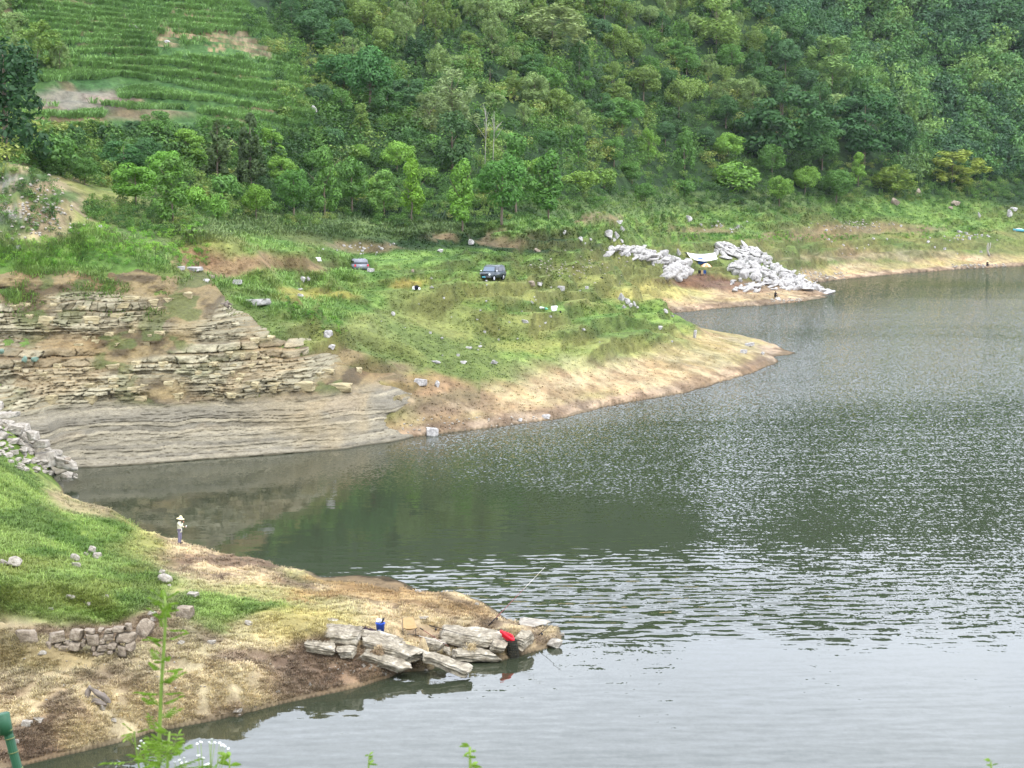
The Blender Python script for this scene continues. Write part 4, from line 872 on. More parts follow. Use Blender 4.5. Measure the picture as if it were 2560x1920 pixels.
B_ROCKS = [(1327, 716, 24, 13, 'white boulder lying long in the grass right of the dark off-road car', 'slab'), (1345, 720, 17, 9, 'rounded white stone touching the long white boulder', 'round'), (1354, 711, 6, 7, 'small upright white stone behind the long white boulder', 'angular'),
 (1403, 727, 17, 12, 'squarish pale block standing alone in the middle of the meadow', 'slab'), (1343, 630, 18, 9, 'white rounded stone in tall grass above the dark car', 'round'), (982, 791, 12, 11, 'pointed white stone left in the meadow below the earth steps', 'angular'),
 (1200, 869, 12, 6, 'pale flat stone on the lower meadow', 'round'), (1172, 872, 16, 4, 'thin flat pale stone beside the one on the lower meadow', 'slab'), (1088, 908, 24, 6, 'long pale stone at the lower edge of the grass above the cliff end', 'slab'), (1158, 909, 20, 5, 'flat pale stone right of the long one at the lower grass edge', 'slab'),
 (1235, 912, 20, 12, 'grey weathered stone half sunk where the grass turns dry', 'angular'), (1050, 964, 30, 16, 'grey block sticking out at the right end of the cliff', 'slab'), (1092, 968, 13, 18, 'pale upright stone beside the grey block at the cliff end', 'angular'),
 (1366, 1047, 24, 9, 'flat white stone at the waterline of the far point', 'slab'), (1300, 1054, 14, 8, 'small stone at the waterline left of the flat white one', 'round'), (1077, 1090, 34, 19, 'cream coloured block standing at the waterline beyond the cliff', 'slab'),
 (1312, 808, 16, 8, 'pale slab in the hollow of the middle meadow', 'slab'), (1362, 808, 12, 4, 'little flat stone right of the hollow in the middle meadow', 'slab'), (1330, 762, 10, 8, 'pointed white stone left of the litter bags', 'angular'), (1459, 829, 11, 8, 'small white stone right of the middle meadow', 'angular'),
 (1648, 824, 20, 10, 'pale rubble stone on the right knoll of the meadow', 'angular'), (1664, 784, 16, 13, 'white stone on the crest of the right knoll', 'angular'), (1680, 792, 12, 5, 'flat white stone just below the crest of the right knoll', 'slab'), (926, 680, 16, 9, 'white slab in bright tall grass left of the meadow', 'slab'), (905, 671, 16, 6, 'narrow white slab beside the one in bright tall grass', 'slab'),
 (1032, 682, 8, 9, 'small pointed white stone on the dark grassy hummock', 'angular'), (1079, 722, 11, 7, 'small white stone right of the black and white bag', 'angular'), (1177, 614, 16, 15, 'pinkish stone on the earth bank at the wood edge', 'angular'), (1100, 631, 16, 9, 'pale broken stone under the wood edge left of centre', 'angular'),
 (1449, 603, 13, 12, 'white stone left of the boulder group below the wood', 'round'), (1462, 604, 9, 5, 'small flat white stone near the boulder group', 'round'), (1475, 602, 10, 6, 'small round white stone near the boulder group', 'round'), (1408, 582, 15, 12, 'grey white stone at the left above the white outcrops', 'angular'),
 (1520, 600, 28, 23, 'large pale boulder, left one of the group below the wood', 'round'), (1540, 597, 18, 18, 'tilted pale boulder in the middle of the group below the wood', 'angular'), (1553, 599, 14, 10, 'small pale boulder at the right of the group below the wood', 'round'), (1533, 602, 16, 12, 'small pale boulder in front of the group below the wood', 'round'),
 (1547, 561, 24, 8, 'flat grey white boulder at the edge of the wood', 'slab'), (1555, 579, 15, 13, 'upright pale boulder behind the group below the wood', 'angular'), (1722, 557, 18, 17, 'grey pointed stone in green grass at the wood edge', 'angular'), (2390, 516, 28, 15, 'large grey boulder high on the right meadow', 'angular'),
 (2377, 523, 13, 7, 'white stone left below the large grey boulder on the right', 'round'), (2448, 545, 10, 14, 'leaning pale stone on the right meadow near the light blue boat', 'angular'), (2525, 545, 14, 20, 'upright pale stone above the light blue boat', 'angular'), (2535, 530, 24, 11, 'white stones cluster above the upright pale stone', 'angular'),
 (2296, 494, 20, 22, 'dark grey rock face at the foot of the right wood', 'angular'), (2240, 515, 28, 20, 'grey broken rock at the foot of the right wood', 'angular'), (2184, 600, 9, 6, 'small white stone, left of the pair on the brown meadow', 'angular'), (2218, 602, 8, 6, 'small white stone, right of the pair on the brown meadow', 'angular'), (2425, 600, 9, 8, 'squarish white stone in the row above the dead white tree', 'slab'), (2398, 592, 7, 7, 'pointed white stone in the row above the dead white tree', 'angular'),
 (330, 74, 34, 12, 'pale boulder lying among the maize', 'angular'), (415, 108, 16, 9, 'small pale boulder in the maize field', 'angular'), (782, 283, 22, 20, 'grey rock at the right end of the maize terraces', 'angular'), (598, 284, 16, 16, 'grey white rock at the lower edge of the maize terraces', 'angular'),
 (42, 628, 20, 14, 'white slab lying in the grass at the far left', 'slab'), (30, 613, 9, 18, 'narrow white slab leaning behind the one at the far left', 'slab'), (250, 570, 12, 8, 'small pale stone under the bushes on the left', 'round'),
 (480, 678, 46, 10, 'long grey slab lying on the top edge of the cliff', 'slab'), (452, 676, 20, 9, 'short grey slab at the left of the long one on the cliff edge', 'slab'), (520, 696, 34, 9, 'dark grey slab sunk in grass right of the long slab on the cliff edge', 'slab'), (505, 712, 40, 12, 'broken grey slab below the long slab on the cliff edge', 'slab'), (590, 712, 28, 12, 'pale stone at the grassy shoulder of the cliff', 'slab'),
 (640, 765, 60, 16, 'flat grey outcrop in the grass slope right of the cliff top', 'slab'), (755, 706, 16, 14, 'white stone pile, left one, in the middle left meadow', 'angular'), (772, 704, 16, 12, 'white stone pile, right one, in the middle left meadow', 'angular'), (750, 726, 14, 6, 'small cream stone below the white stone pile', 'round'), (750, 743, 16, 9, 'orange tinted stone on the small earth patch', 'angular'),
 (825, 876, 30, 15, 'pale pointed stone on the grassy slope above the cliff blocks', 'angular'), (818, 845, 26, 18, 'grey slab leaning on the grassy slope above the cliff blocks', 'slab'), (1860, 808+10, 1, 1, None, 'x'), (1874, 866, 24, 8, 'narrow white stone on the sandy tip of the point', 'slab'), (1860, 884, 18, 9, 'small white stone low on the sandy tip of the point', 'slab'), (1907, 887, 10, 8, 'grey pointed stone near the end of the sandy tip', 'angular'), (1737, 846, 9, 20, 'thin upright stone on the green shoulder of the point', 'slab')]
for a in B_ROCKS:
    if a[4]: stone(a[0], a[1], a[2], a[3], a[4], None, a[5], M_WALL if 'dark' in a[4] or 'grey broken' in a[4] or 'large grey' in a[4] else M_ROCK, 'boulder' if a[2] > 22 else 'stone')
for i, (px, py, w, h_) in enumerate([(1553, 752, 18, 20), (1566, 760, 20, 18), (1575, 768, 14, 12), (1585, 764, 12, 14), (1560, 770, 12, 9), (1592, 770, 11, 8)]):
    stone(px, py+2, w, h_, ['tall white stone at the top left of the knoll cluster', 'broad white stone in the middle of the knoll cluster', 'small white stone low in the middle of the knoll cluster', 'rounded white stone at the right of the knoll cluster', 'flat white stone at the bottom left of the knoll cluster', 'little white stone at the right foot of the knoll cluster'][i], 'white stones clustered on the grassy knoll', 'angular')
g = random.Random(21)
PEB = []; SML = []
def many(n, fn, lb, gr, mat=None, sizes=(3.5, 7.5), kind=None, loose=False):
    if loose: PEB.extend((*fn(), g.uniform(*sizes)) for _ in range(n*3)); return
    for i in range(n):
        px, py = fn(); w = g.uniform(*sizes)*(1 if g.random() < .8 else 1.5)
        o_ = stone(px, py, w, w*g.uniform(.45, .8), lb, gr, kind or g.choice(['angular', 'round', 'slab']), mat, 'stone')
        if o_: SML.append((o_, px, py, w))
many(34, lambda: (g.gauss(1200, 190), g.uniform(690, 900)), 'small whitish stone scattered over the far meadow', 'small stones scattered over the far meadow')
many(26, lambda: (g.gauss(1420, 60), g.gauss(668, 16)), 'small whitish stone on the stony ground left of the white outcrops', 'small stones left of the white outcrops', loose=True)
many(30, lambda: (g.uniform(1950, 2540), g.uniform(560, 640)), 'small pale stone scattered on the brownish right meadow', 'small stones scattered on the right meadow')
many(16, lambda: (g.gauss(2420, 30), g.gauss(592, 6)), 'pale stone in the loose row on the right meadow', 'stones in the loose row on the right meadow')
many(18, lambda: (g.uniform(1740, 1870), g.gauss(567, 7)), 'pale rubble stone in the strip between green grass and bean plants', 'stones in the strip of rubble above the tarp')
many(18, lambda: (g.gauss(2130, 40), g.gauss(563, 8)), 'pale rubble stone on the curved earth step at right', 'stones on the curved earth step', loose=True)
many(22, lambda: (g.gauss(905, 45), g.gauss(622, 9)), 'pale stone in the earth bank behind the grey car', 'stones in the earth bank behind the grey car')
many(36, lambda: (g.uniform(1980, 2120), g.gauss(690, 9)), 'grey stone on the sandy strip beside the white crag', 'stones on the sandy strip by the white crag', loose=True)
many(16, lambda: (g.uniform(1920, 2030), g.gauss(752, 3)), 'white stone along the waterline by the seated angler', 'stones along the waterline by the seated angler', loose=True)
many(60, lambda: (g.gauss(90, 55), g.gauss(530, 34)), 'rubble', 'rubble', M_RUBBLE, (4, 12), loose=True)
many(26, lambda: (g.uniform(1000, 1350), g.uniform(1040, 1085)), 'small stone on the dry shore right of the cliff', 'small stones on the dry shore right of the cliff', loose=True)
many(20, lambda: (g.uniform(2380, 2520), g.uniform(662, 672)), 'grey stone at the far waterline below the dead white tree', 'stones at the far waterline', loose=True)
# near bank
A_ROCKS = [(229, 1385, 24, 20, 'grey white stone, top of the small heap on the near green slope', 'angular'), (240, 1398, 26, 14, 'flat grey stone at the bottom of the small heap on the green slope', 'slab'), (214, 1390, 16, 10, 'little stone left in the small heap on the green slope', 'angular'), (185, 1402, 26, 16, 'grey stone left of the small heap on the green slope', 'round'), (189, 1420, 24, 12, 'pale flat stone below the small heap on the green slope', 'slab'),
 (30, 1420, 40, 26, 'dark grey jagged rock in the weeds at the left edge', 'angular'), (8, 1415, 26, 16, 'grey rock cut by the left edge of the picture', 'angular'), (412, 1458, 38, 22, 'rounded brownish boulder at the right border of the green slope', 'round'), (403, 1438, 20, 14, 'stone just behind the rounded brownish boulder', 'angular'), (422, 1468, 11, 7, 'small white stone in front of the rounded brownish boulder', 'round'),
 (478, 1492, 34, 9, 'long flat pale stone in the dry grass right of the boulder', 'slab'), (174, 1500, 24, 12, 'white stone in the middle of the near green slope', 'angular'), (216, 1514, 24, 9, 'flat white stone on the near green slope', 'slab'), (265, 1496, 14, 8, 'grey stone on the near green slope', 'round'), (125, 1527, 16, 6, 'small yellowish stone at the lower edge of the green slope', 'slab'),
 (463, 1548, 42, 30, 'reddish squared stone above the right end of the stone wall', 'slab'), (378, 1542, 24, 14, 'grey stone at the upper right end of the stone wall', 'angular'), (382, 1558, 28, 14, 'brown stone beside the big boulder of the wall', 'angular'), (361, 1596, 52, 46, 'big brown pitted boulder at the right end of the stone wall', 'round'), (619, 1564, 22, 11, 'small grey stone on the dry bank left of the slabs', 'round'),
 (62, 1610, 62, 32, 'large brown stone block left of the stone wall', 'slab'), (104, 1640, 24, 12, 'grey stone below the left end of the wall', 'angular'), (451, 1612, 22, 10, 'grey stone behind the tall weed', 'round'), (528, 1610, 22, 7, 'flat stone in dry grass right of the tall weed', 'slab'), (594, 1784, 30, 12, 'pale crumbly stone near the water below the dry grass', 'angular'),
 (694, 1733, 12, 7, 'small white stone near the bare soil bank', 'round'), (775, 1716, 8, 11, 'small pointed stone on the bare soil bank', 'angular'), (66, 1816, 26, 13, 'pale flat stone low on the dry slope at left', 'slab'), (93, 1806, 32, 9, 'long pale stone behind the flat one low on the dry slope', 'slab'), (282, 1806, 18, 9, 'small pale stone low on the dry slope', 'round'), (255, 1778, 16, 16, 'white stone lying against the grey driftwood', 'angular'), (42, 1862, 14, 14, 'cream stone beside the green wrapped pole', 'angular'),
 (1045, 1482, 18, 8, 'white stone among the brown weeds on the near point', 'round'), (1058, 1550, 30, 7, 'flat white stone behind the camping chair', 'slab'), (908, 1670, 14, 9, 'small stone on the bare soil under the slabs', 'round'), (925, 1674, 8, 5, 'tiny stone on the bare soil under the slabs', 'round'), (1387, 1622, 42, 24, 'dark pitted rock standing in the water at the tip of the point', 'angular'), (1330, 1566, 90, 7, 'low white ledge along the water on the far side of the point', 'slab'), (1405, 1589, 14, 6, 'flat pale stone at the end of the point', 'slab'), (1065, 1676, 10, 5, 'tiny white stone by the water between the slabs', 'round'), (1095, 1660, 20, 8, 'brown stone by the water between the two groups of slabs', 'angular'), (1192, 1513, 10, 6, 'small stone in the wet weeds near the tip', 'round')]
for a in A_ROCKS: stone(a[0], a[1], a[2], a[3], a[4], None, a[5], M_WALL if a[2] > 40 and a[0] < 600 else M_RUBBLE, 'boulder' if a[2] > 35 else 'stone')
many(20, lambda: (g.uniform(60, 700), g.uniform(1640, 1800)), 'small pale pebble on the dry near slope', 'small pebbles on the dry near slope', M_RUBBLE, (4, 8), loose=True)
many(14, lambda: (g.uniform(820, 1000), g.uniform(1655, 1690)), 'pebble on the bare soil below the slabs', 'pebbles below the slabs', M_RUBBLE, (4, 9), loose=True)
pv, pf = rock_np(71, 'angular', ico(1)); Vs_, Fs_, off_ = [], [], 0
for px, py, w in PEB:
    p = hit(px, py)
    if p is None or p[2] < .02: continue
    s = mpp(p)*w; a = g.uniform(0, 6.28); Q = pv*np.array([s, s*.8, s*.55]); Q = np.stack([Q[:, 0]*math.cos(a)-Q[:, 1]*math.sin(a)+p[0], Q[:, 0]*math.sin(a)+Q[:, 1]*math.cos(a)+p[1], Q[:, 2]+p[2]-s*.1], 1); Vs_.append(Q); Fs_.append(pf+off_); off_ += len(pv)
tag(mesh_np('gravel', np.concatenate(Vs_), np.concatenate(Fs_), M_RUBBLE), 'loose pale stones strewn along the shores and bare ground', 'loose stones', None, 'stuff')
LMS = [(1228, 680, 'the dark off-road car'), (885, 650, 'the grey car'), (1335, 712, 'the long white boulder'), (1403, 722, 'the squarish pale block'), (1376, 772, 'the white litter'), (1041, 722, 'the black and white bag'), (982, 787, 'the pointed white stone'), (1235, 906, 'the grey weathered stone'), (1168, 868, 'the pale flat stones'),
       (1570, 760, 'the knoll cluster'), (795, 645, 'the white board'), (2472, 620, 'the dead white tree'), (2390, 512, 'the large grey boulder'), (2540, 570, 'the light blue boat'), (2201, 600, 'the pair of white stones'), (2110, 640, 'the sandy bay'), (1900, 650, 'the large white crag'), (1650, 822, 'the right knoll rubble'), (1343, 625, 'the rounded white stone'), (1800, 567, 'the rubble strip')]
seen = {}
for o_, px, py, w in SML:
    l_ = min(LMS, key=lambda q_: (q_[0]-px)**2+((q_[1]-py)*1.6)**2); dx, dy = px-l_[0], (l_[1]-py)*1.6
    dr = ('above' if dy > 0 else 'below') if abs(dy) > 2*abs(dx) else (('right of' if dx > 0 else 'left of') if abs(dx) > 2*abs(dy) else ('up ' if dy > 0 else 'down ')+('right of' if dx > 0 else 'left of'))
    sz = 'tiny' if w < 4.6 else ('small' if w < 6.6 else 'little broad')
    for pre in ('', 'second ', 'third ', 'fourth ', 'fifth ', 'sixth ', 'seventh '):
        c_ = f'{pre}{sz} pale stone {"near, " if math.hypot(dx, dy) < 60 else "farther "}{dr} {l_[2]}'
        if c_ not in seen: seen[c_] = 1; o_['label'] = c_; break
# dry stone wall
pw = hit(230, 1640); wall = empty('dry_stone_wall', pw); tag(wall, 'short dry stone wall of brown blocks below the green slope', 'wall')
WS = [(142, 1600, 42, 26), (191, 1593, 28, 26), (228, 1606, 40, 28), (311, 1602, 56, 28), (269, 1597, 28, 16), (258, 1606, 14, 12), (222, 1581, 28, 9), (250, 1578, 16, 8), (270, 1581, 22, 10), (298, 1577, 30, 13), (320, 1572, 18, 18), (143, 1616, 22, 12), (158, 1626, 34, 16), (187, 1621, 30, 20), (166, 1610, 16, 8), (233, 1624, 16, 14), (253, 1624, 28, 16), (283, 1618, 24, 14), (302, 1634, 26, 26), (322, 1624, 30, 24), (250, 1638, 20, 9), (278, 1632, 14, 9), (124, 1622, 16, 26), (240, 1636, 28, 12), (207, 1612, 12, 18)]
for (px, py, w, h_) in WS:
    py += h_*.32
    p = PD(px, py, pw[1]+(1640-py)*.006); s = p[1]/F_PX; rk += 1
    o = bpy.data.objects.new('stone', RM[('slab', 'wall_stone')][rk % 4]); C.objects.link(o); o.parent = wall
    o.scale = (w*s*1.06, .55, h_*s*1.08); o.location = Vector((p[0]-pw[0], p[1]-pw[1]+.1, p[2]-pw[2])); o.rotation_euler = (RNG.normal()*.04, RNG.normal()*.07, RNG.normal()*.1)
# rubble pile beside the cliff
def tri_pt():
    while True:
        px = g.uniform(-20, 200); py = g.uniform(1010, 1200)
        lo = 1018+max(0, px-5)*.92; hi = 1165+px*.2
        if px < 0: lo = 1010
        if py > lo and py < min(hi, 1198): return px, py
pts = sorted([tri_pt() for _ in range(140)], key=lambda q_: q_[1])
for i, (px, py) in enumerate(pts):
    p = hit(px, py)
    if p is None or p[1] < 114: p = PD(px, py, 125-(py-1100)*.0)
    big = g.random() < .35; w = g.uniform(26, 48) if big else g.uniform(11, 22)
    lb = 'angular grey slab in the rubble pile at the left end of the cliff' if big else 'small broken stone in the rubble pile at the left end of the cliff'
    stone(px, py, w, w*g.uniform(.2, .42), lb, 'slabs in the rubble pile' if big else 'small stones in the rubble pile', g.choice(['slab', 'slab', 'angular']), M_RUBBLE, 'rubble_slab' if big else 'rubble_stone', p=p, tilt=g.uniform(-.4, .4), rz=g.uniform(-1.2, 1.2), sink=.25)
for px, py, w, h_, lb in [(115, 1168, 56, 36, 'large square grey slab at the foot of the rubble pile'), (150, 1172, 70, 24, 'long grey slab leaning at the foot of the rubble pile'), (168, 1160, 20, 15, 'reddish stone near the foot of the rubble pile'), (98, 1120, 46, 18, 'long white slab in the middle of the rubble pile'), (20, 1045, 50, 12, 'thin long slab at the top of the rubble pile'), (78, 1100, 36, 22, 'pinkish grey slab in the middle of the rubble pile'), (118, 1190, 30, 14, 'pale stone at the waterline of the rubble pile')]:
    stone(px, py, w, h_, lb, 'slabs in the rubble pile', 'slab', M_WALL if 'reddish' in lb else M_RUBBLE, 'rubble_slab', p=PD(px, py, 126 if py > 1080 else 124), tilt=.3 if 'leaning' in lb else 0)
# big slabs of the near point
def big_slab(name, x0, y0, x1, y1, th, d0, d1, depth, seed, label, mat=None, kind='slab'):
    if x0 < 860: hq = hit((x0+x1)/2, (y0+y1)/2+th*.45); d0 = d1 = hq[1]-(.3 if seed in (1, 3) else -.05)
    a = Vector(PD(x0, y0, d0)); b = Vector(PD(x1, y1, d1)); ax = (b-a); L_ = ax.length; ax.normalize(); yv = Vector((0, 1, .12)); yv = (yv-ax*yv.dot(ax)).normalized(); zv = ax.cross(yv)
    Vt, Fq = rock_np(seed, kind, ICO5); Vt = Vt-np.array([0, 0, .5]); t_ = (th-9)*d0/F_PX; a.z -= .07; b.z -= .07; Vt = Vt*np.array([L_, depth, t_])
    w = Vt.copy(); lay = fbm(w[:, 0]*.8+seed, w[:, 2]*9+seed, 3, 4)-.5; rn = fbm(w[:, 0]*3+w[:, 1]*2, w[:, 2]*7+seed, 4, 4)-.5
    Vt[:, 1] += lay*.22+rn*.1; Vt[:, 2] += (fbm(w[:, 0]*2.2, w[:, 1]*2.2, seed, 4)-.5)*t_*.35
    o = mesh_np(name, Vt, Fq, mat or M_SLAB, None, False); M4 = Matrix((ax, yv, zv)).transposed().to_4x4(); M4.translation = (a+b)/2+Vector((0, depth*.35, 0)); o.matrix_world = M4
    tag(o, label, 'rock slab'); return o
SL = [(759, 1615, 840, 1622, 31, 77.0, 77.0, 1.0, 1, 'pointed grey block at the far left of the slabs on the near point'), (800, 1592, 904, 1596, 48, 78.2, 78.0, 1.5, 2, 'massive pitted block crowning the left group of slabs'), (838, 1630, 890, 1632, 30, 77.0, 77.0, .8, 3, 'small block wedged under the massive pitted block'),
 (884, 1578, 1010, 1614, 24, 79.0, 78.4, 1.2, 4, 'long thin layered slab beside the blue bucket'), (900, 1606, 1066, 1650, 38, 77.6, 77.2, 1.1, 5, 'long thick slab sloping right in the middle of the left group'), (893, 1634, 1030, 1676, 34, 76.8, 76.4, .9, 6, 'lowest long slab sloping right above the bare soil'), (1050, 1636, 1182, 1684, 34, 77.2, 76.3, .9, 7, 'pale pointed slab dipping into the water'),
 (1056, 1612, 1112, 1618, 36, 79.4, 79.2, 1.0, 8, 'dark sided boulder between the two groups of slabs'), (1092, 1588, 1262, 1602, 36, 80.6, 80.0, 1.6, 9, 'long layered slab on top of the right group'), (1224, 1612, 1268, 1620, 36, 79.6, 79.6, .9, 10, 'pale blocky end of the right group of slabs'), (1124, 1636, 1256, 1640, 34, 79.2, 79.2, 1.2, 11, 'lower slab of the right group with its foot in the water'), (1104, 1630, 1128, 1632, 28, 79.7, 79.7, .7, 12, 'small squarish block at the left end of the right group'), (1278, 1598, 1330, 1610, 42, 80.6, 80.4, 1.3, 13, 'rounded block behind the red rimmed keep net'),
 (815, 1547, 846, 1549, 12, 79.2, 79.2, .45, 14, 'flat white stone balanced on top of the small stack'), (812, 1562, 840, 1564, 15, 78.8, 78.8, .5, 15, 'white stone under the balanced one on the small stack')]
for a in SL: big_slab('rock_slab', *a)
# white crags beyond the inlet: each crag is one jagged mass
def crag(name, spikes, label, mat=M_ROCK, seed=1, lean=.5):
    """spikes: (px, py_base, height px, width px)"""
    Vs, Fs, off = [], [], 0; g_ = np.random.default_rng(seed); o0 = hit(spikes[0][0], spikes[0][1])
    ys = sorted(spikes, key=lambda q_: q_[0]); big = [(q_[0], q_[1]+4, q_[2]*1.1, q_[3]*2.1) for q_ in ys[::3]]
    for (px, py, hh, ww) in big+list(spikes):
        p = hit(px, py)
        if p is None: continue
        s = mpp(p); Vt, Fq = rock_np(int(g_.integers(1, 999)), 'round' if len(Vs) < len(big) else 'angular', ICO3); k = g_.uniform(.75, 1.25)
        Vt = Vt*np.array([ww*s*k, ww*s*g_.uniform(.4, .9), hh*s*1.25/k**.5]); a = g_.uniform(-.9, .9); Rm = np.array(Matrix.Rotation(g_.normal()*.25-lean*.5, 3, 'Y') @ Matrix.Rotation(a, 3, 'Z')); Vt = Vt@Rm.T
        Vs.append(Vt+np.array([p[0]-o0[0], p[1]-o0[1], p[2]-o0[2]-.2*hh*s])); Fs.append(Fq+off); off += len(Vt)
    o = mesh_np(name, np.concatenate(Vs), np.concatenate(Fs), mat, None, False); o.location = o0; tag(o, label, 'crag'); return o
g = random.Random(5); sp = []
for i in range(260):
    px = g.uniform(1826, 2010); top = np.interp(px, [1826, 1850, 1885, 1915, 1960, 2010], [668, 645, 614, 632, 668, 700]); bot = np.interp(px, [1826, 1900, 2010], [676, 708, 724]); f = g.random()
    py = bot-(bot-top)*f*.9; sp.append((px, py, g.uniform(7, 16)*(1.1-.3*f), g.uniform(6, 18)))
crag('limestone_crag', sp, 'large jagged white limestone crag above the seated angler', seed=3)
sp = [(g.uniform(1960, 2078), 0, 0, 0) for i in range(90)]; sp = [(px, np.interp(px, [1960, 2078], [706, 731])+g.gauss(0, 8)*(2090-px)/130, g.uniform(5, 13)*(2120-px)/140+3, g.uniform(7, 18)) for px, *_ in sp]
crag('limestone_ledge', sp, 'low grey white ledge running from the crag down into the lake', seed=4)
sp = [(g.uniform(1793, 1896), g.uniform(612, 646), g.uniform(5, 12), g.uniform(12, 26)) for i in range(46)]
crag('limestone_shards', sp, 'tilted white shards behind the large crag, right of the white tarp', seed=5, lean=-.9)
sp = [(px, np.interp(px, [1522, 1600, 1665], [628, 636, 652])+g.gauss(0, 7), g.uniform(7, 15), g.uniform(10, 24)) for px in [g.uniform(1522, 1668) for _ in range(95)]]
crag('limestone_outcrop', sp, 'long low white outcrop in the meadow left of the tarp', seed=6)
sp = [(g.uniform(1668, 1716), g.uniform(655, 697), g.uniform(10, 22), g.uniform(12, 24)) for _ in range(70)]
crag('limestone_outcrop', sp, 'squat grey white outcrop just left of the tarp and parasol', seed=7)
sp = [(g.uniform(1830, 1990), g.uniform(700, 728), g.uniform(3, 8), g.uniform(6, 22)) for _ in range(60)]
crag('limestone_ledge', sp, 'scattered low white ledges on brown ground below the large crag', seed=8)
stone(1697, 642, 14, 18, 'upright white stone at the left of the tarp', None, 'angular'); stone(1790, 643, 13, 20, 'pointed white stone standing right behind the tarp', None, 'angular')
# blocky beds that stand out of the cliff face
M_BED = rock_mat('cliff_beds', (128, 114, 86), (176, 162, 124), (206, 194, 158), 1.2, (.6, .6, 3.0), bd=.06)
CLB = [rock_mesh(500+i, 'slab', M_BED, ICO4) for i in range(4)]; LB = []
CL_LAB = ['cream block standing out of the upper beds of the cliff', 'cream block standing out of the lower left beds of the cliff', 'grey cream block standing out of the lower right beds of the cliff']
g = random.Random(31)
BEDS = [(130, 918, 300, 18, 8), (30, 925, 90, 20, 3), (230, 945, 120, 14, 5), (60, 790, 240, 22, 7), (120, 770, 260, 12, 6), (20, 755, 100, 14, 3), (200, 838, 190, 14, 9), (90, 990, 350, 22, 9), (660, 960, 220, 22, 4), (400, 960, 250, 16, 11), (480, 930, 120, 14, 6), (620, 850, 60, 12, 3), (780, 930, 160, 14, 6), (560, 880, 110, 18, 5), (150, 970, 260, 12, 9), (420, 980, 260, 14, 10), (300, 745, 160, 14, 4), (180, 860, 220, 10, 9), (520, 905, 160, 12, 8)]
for bi_, (x0, y0, ww, hh, n_) in enumerate(BEDS):
    x = x0
    while x < x0+ww:
        w = ww/n_*g.uniform(.6, 1.5); px = x+w/2; py = y0+g.uniform(-9, 9)-(px-x0)*.03+hh*.5; x += w*g.uniform(.95, 2.6); p = cliff_hit(px, py); s = mpp(p)
        rk += 1; o = bpy.data.objects.new('ledge_block', CLB[rk % 4]); C.objects.link(o)
        h_ = hh*s*g.uniform(.8, 1.15); o.scale = (w*s*1.02, 1.3, h_*1.05); o.location = (p[0], p[1]+.55, p[2]-h_*.5); o.rotation_euler = (RNG.normal()*.04, RNG.normal()*.04+(-.02 if px < 450 else .02), RNG.normal()*.08)
        o.name = 'ledge_block'; LB.append(o); tag(o, CL_LAB[0 if y0 < 860 else (1 if px < 520 else 2)], 'rock block', 'blocks standing out of the cliff face, '+['upper beds', 'lower left beds', 'lower right beds'][0 if y0 < 860 else (1 if px < 520 else 2)])

# ------------------------------------------------------------------ made things
def box_bm(bm, c, s, rot=None):
    r = bmesh.ops.create_cube(bm, size=1); M4 = Matrix.Translation(c) @ (rot or Matrix.Identity(4)) @ Matrix.Diagonal((*s, 1)); bmesh.ops.transform(bm, matrix=M4, verts=r['verts']); return r['verts']
def cyl_bm(bm, c, r1, r2, h, n=20, rot=None, cap=True):
    r = bmesh.ops.create_cone(bm, cap_ends=cap, segments=n, radius1=r1, radius2=r2, depth=h); bmesh.ops.transform(bm, matrix=Matrix.Translation(c) @ (rot or Matrix.Identity(4)), verts=r['verts']); return r['verts']
def bev(bm, w, seg=2): bmesh.ops.bevel(bm, geom=bm.edges[:], offset=w, segments=seg, affect='EDGES', clamp_overlap=True)
def sheet(name, P_, mat, parent=None, th=.01, smooth=True):
    """a thin cloth from a grid of points, given real thickness"""
    P_ = np.asarray(P_, float); o = mesh_np(name, P_.reshape(-1, 3), quads(*P_.shape[:2]), mat, parent, smooth); m_ = o.modifiers.new('thickness', 'SOLIDIFY'); m_.thickness = th; m_.offset = 0; return o
def lathe(name, prof, mat, parent=None, n=28, smooth=True):
    Vt = [(r*math.cos(6.28318*k/n), r*math.sin(6.28318*k/n), z) for r, z in prof for k in range(n)]; Fq = [(i*n+k, i*n+(k+1) % n, (i+1)*n+(k+1) % n, (i+1)*n+k) for i in range(len(prof)-1) for k in range(n)]
    return mesh_np(name, Vt, Fq, mat, parent, smooth)
M_BLUE = plain('blue_plastic', (20, 84, 205), .35, .5, .06); M_WHITE = plain('white_plastic', (236, 238, 240), .5, .4, .05); M_TAN = plain('tan_canvas', (172, 146, 104), .9, .1, .1, 8)
M_DARKM = plain('dark_metal', (46, 44, 46), .4, .5, .1); M_RED = plain('red_fabric', (222, 30, 48), .6, .3, .1, 10); M_NETB = plain('black_net', (58, 58, 50), .9, .1, .4, 30); M_NETG = plain('green_net', (116, 168, 110), .8, .2, .2, 9)
M_PURP = plain('purple_black_net', (84, 66, 84), .9, .15, .5, 24, bmp=.02); M_RODR = plain('red_brown_rod', (120, 44, 44), .35, .5, .2); M_RODW = plain('pale_rod', (214, 208, 196), .4, .5, .1); M_CORK = plain('rod_grip', (40, 36, 34), .8, .2, .1)
M_STRAWH = plain('straw_hat', (240, 226, 176), .9, .1, .08, 20); M_SHIRT = plain('cream_shirt', (226, 222, 196), .9, .1, .08, 5); M_TROU = plain('grey_violet_trousers', (128, 122, 142), .9, .1, .12, 5); M_SKIN = plain('skin', (176, 122, 96), .6, .3, .06); M_SKIND = plain('tanned_skin', (140, 92, 72), .6, .3, .06)
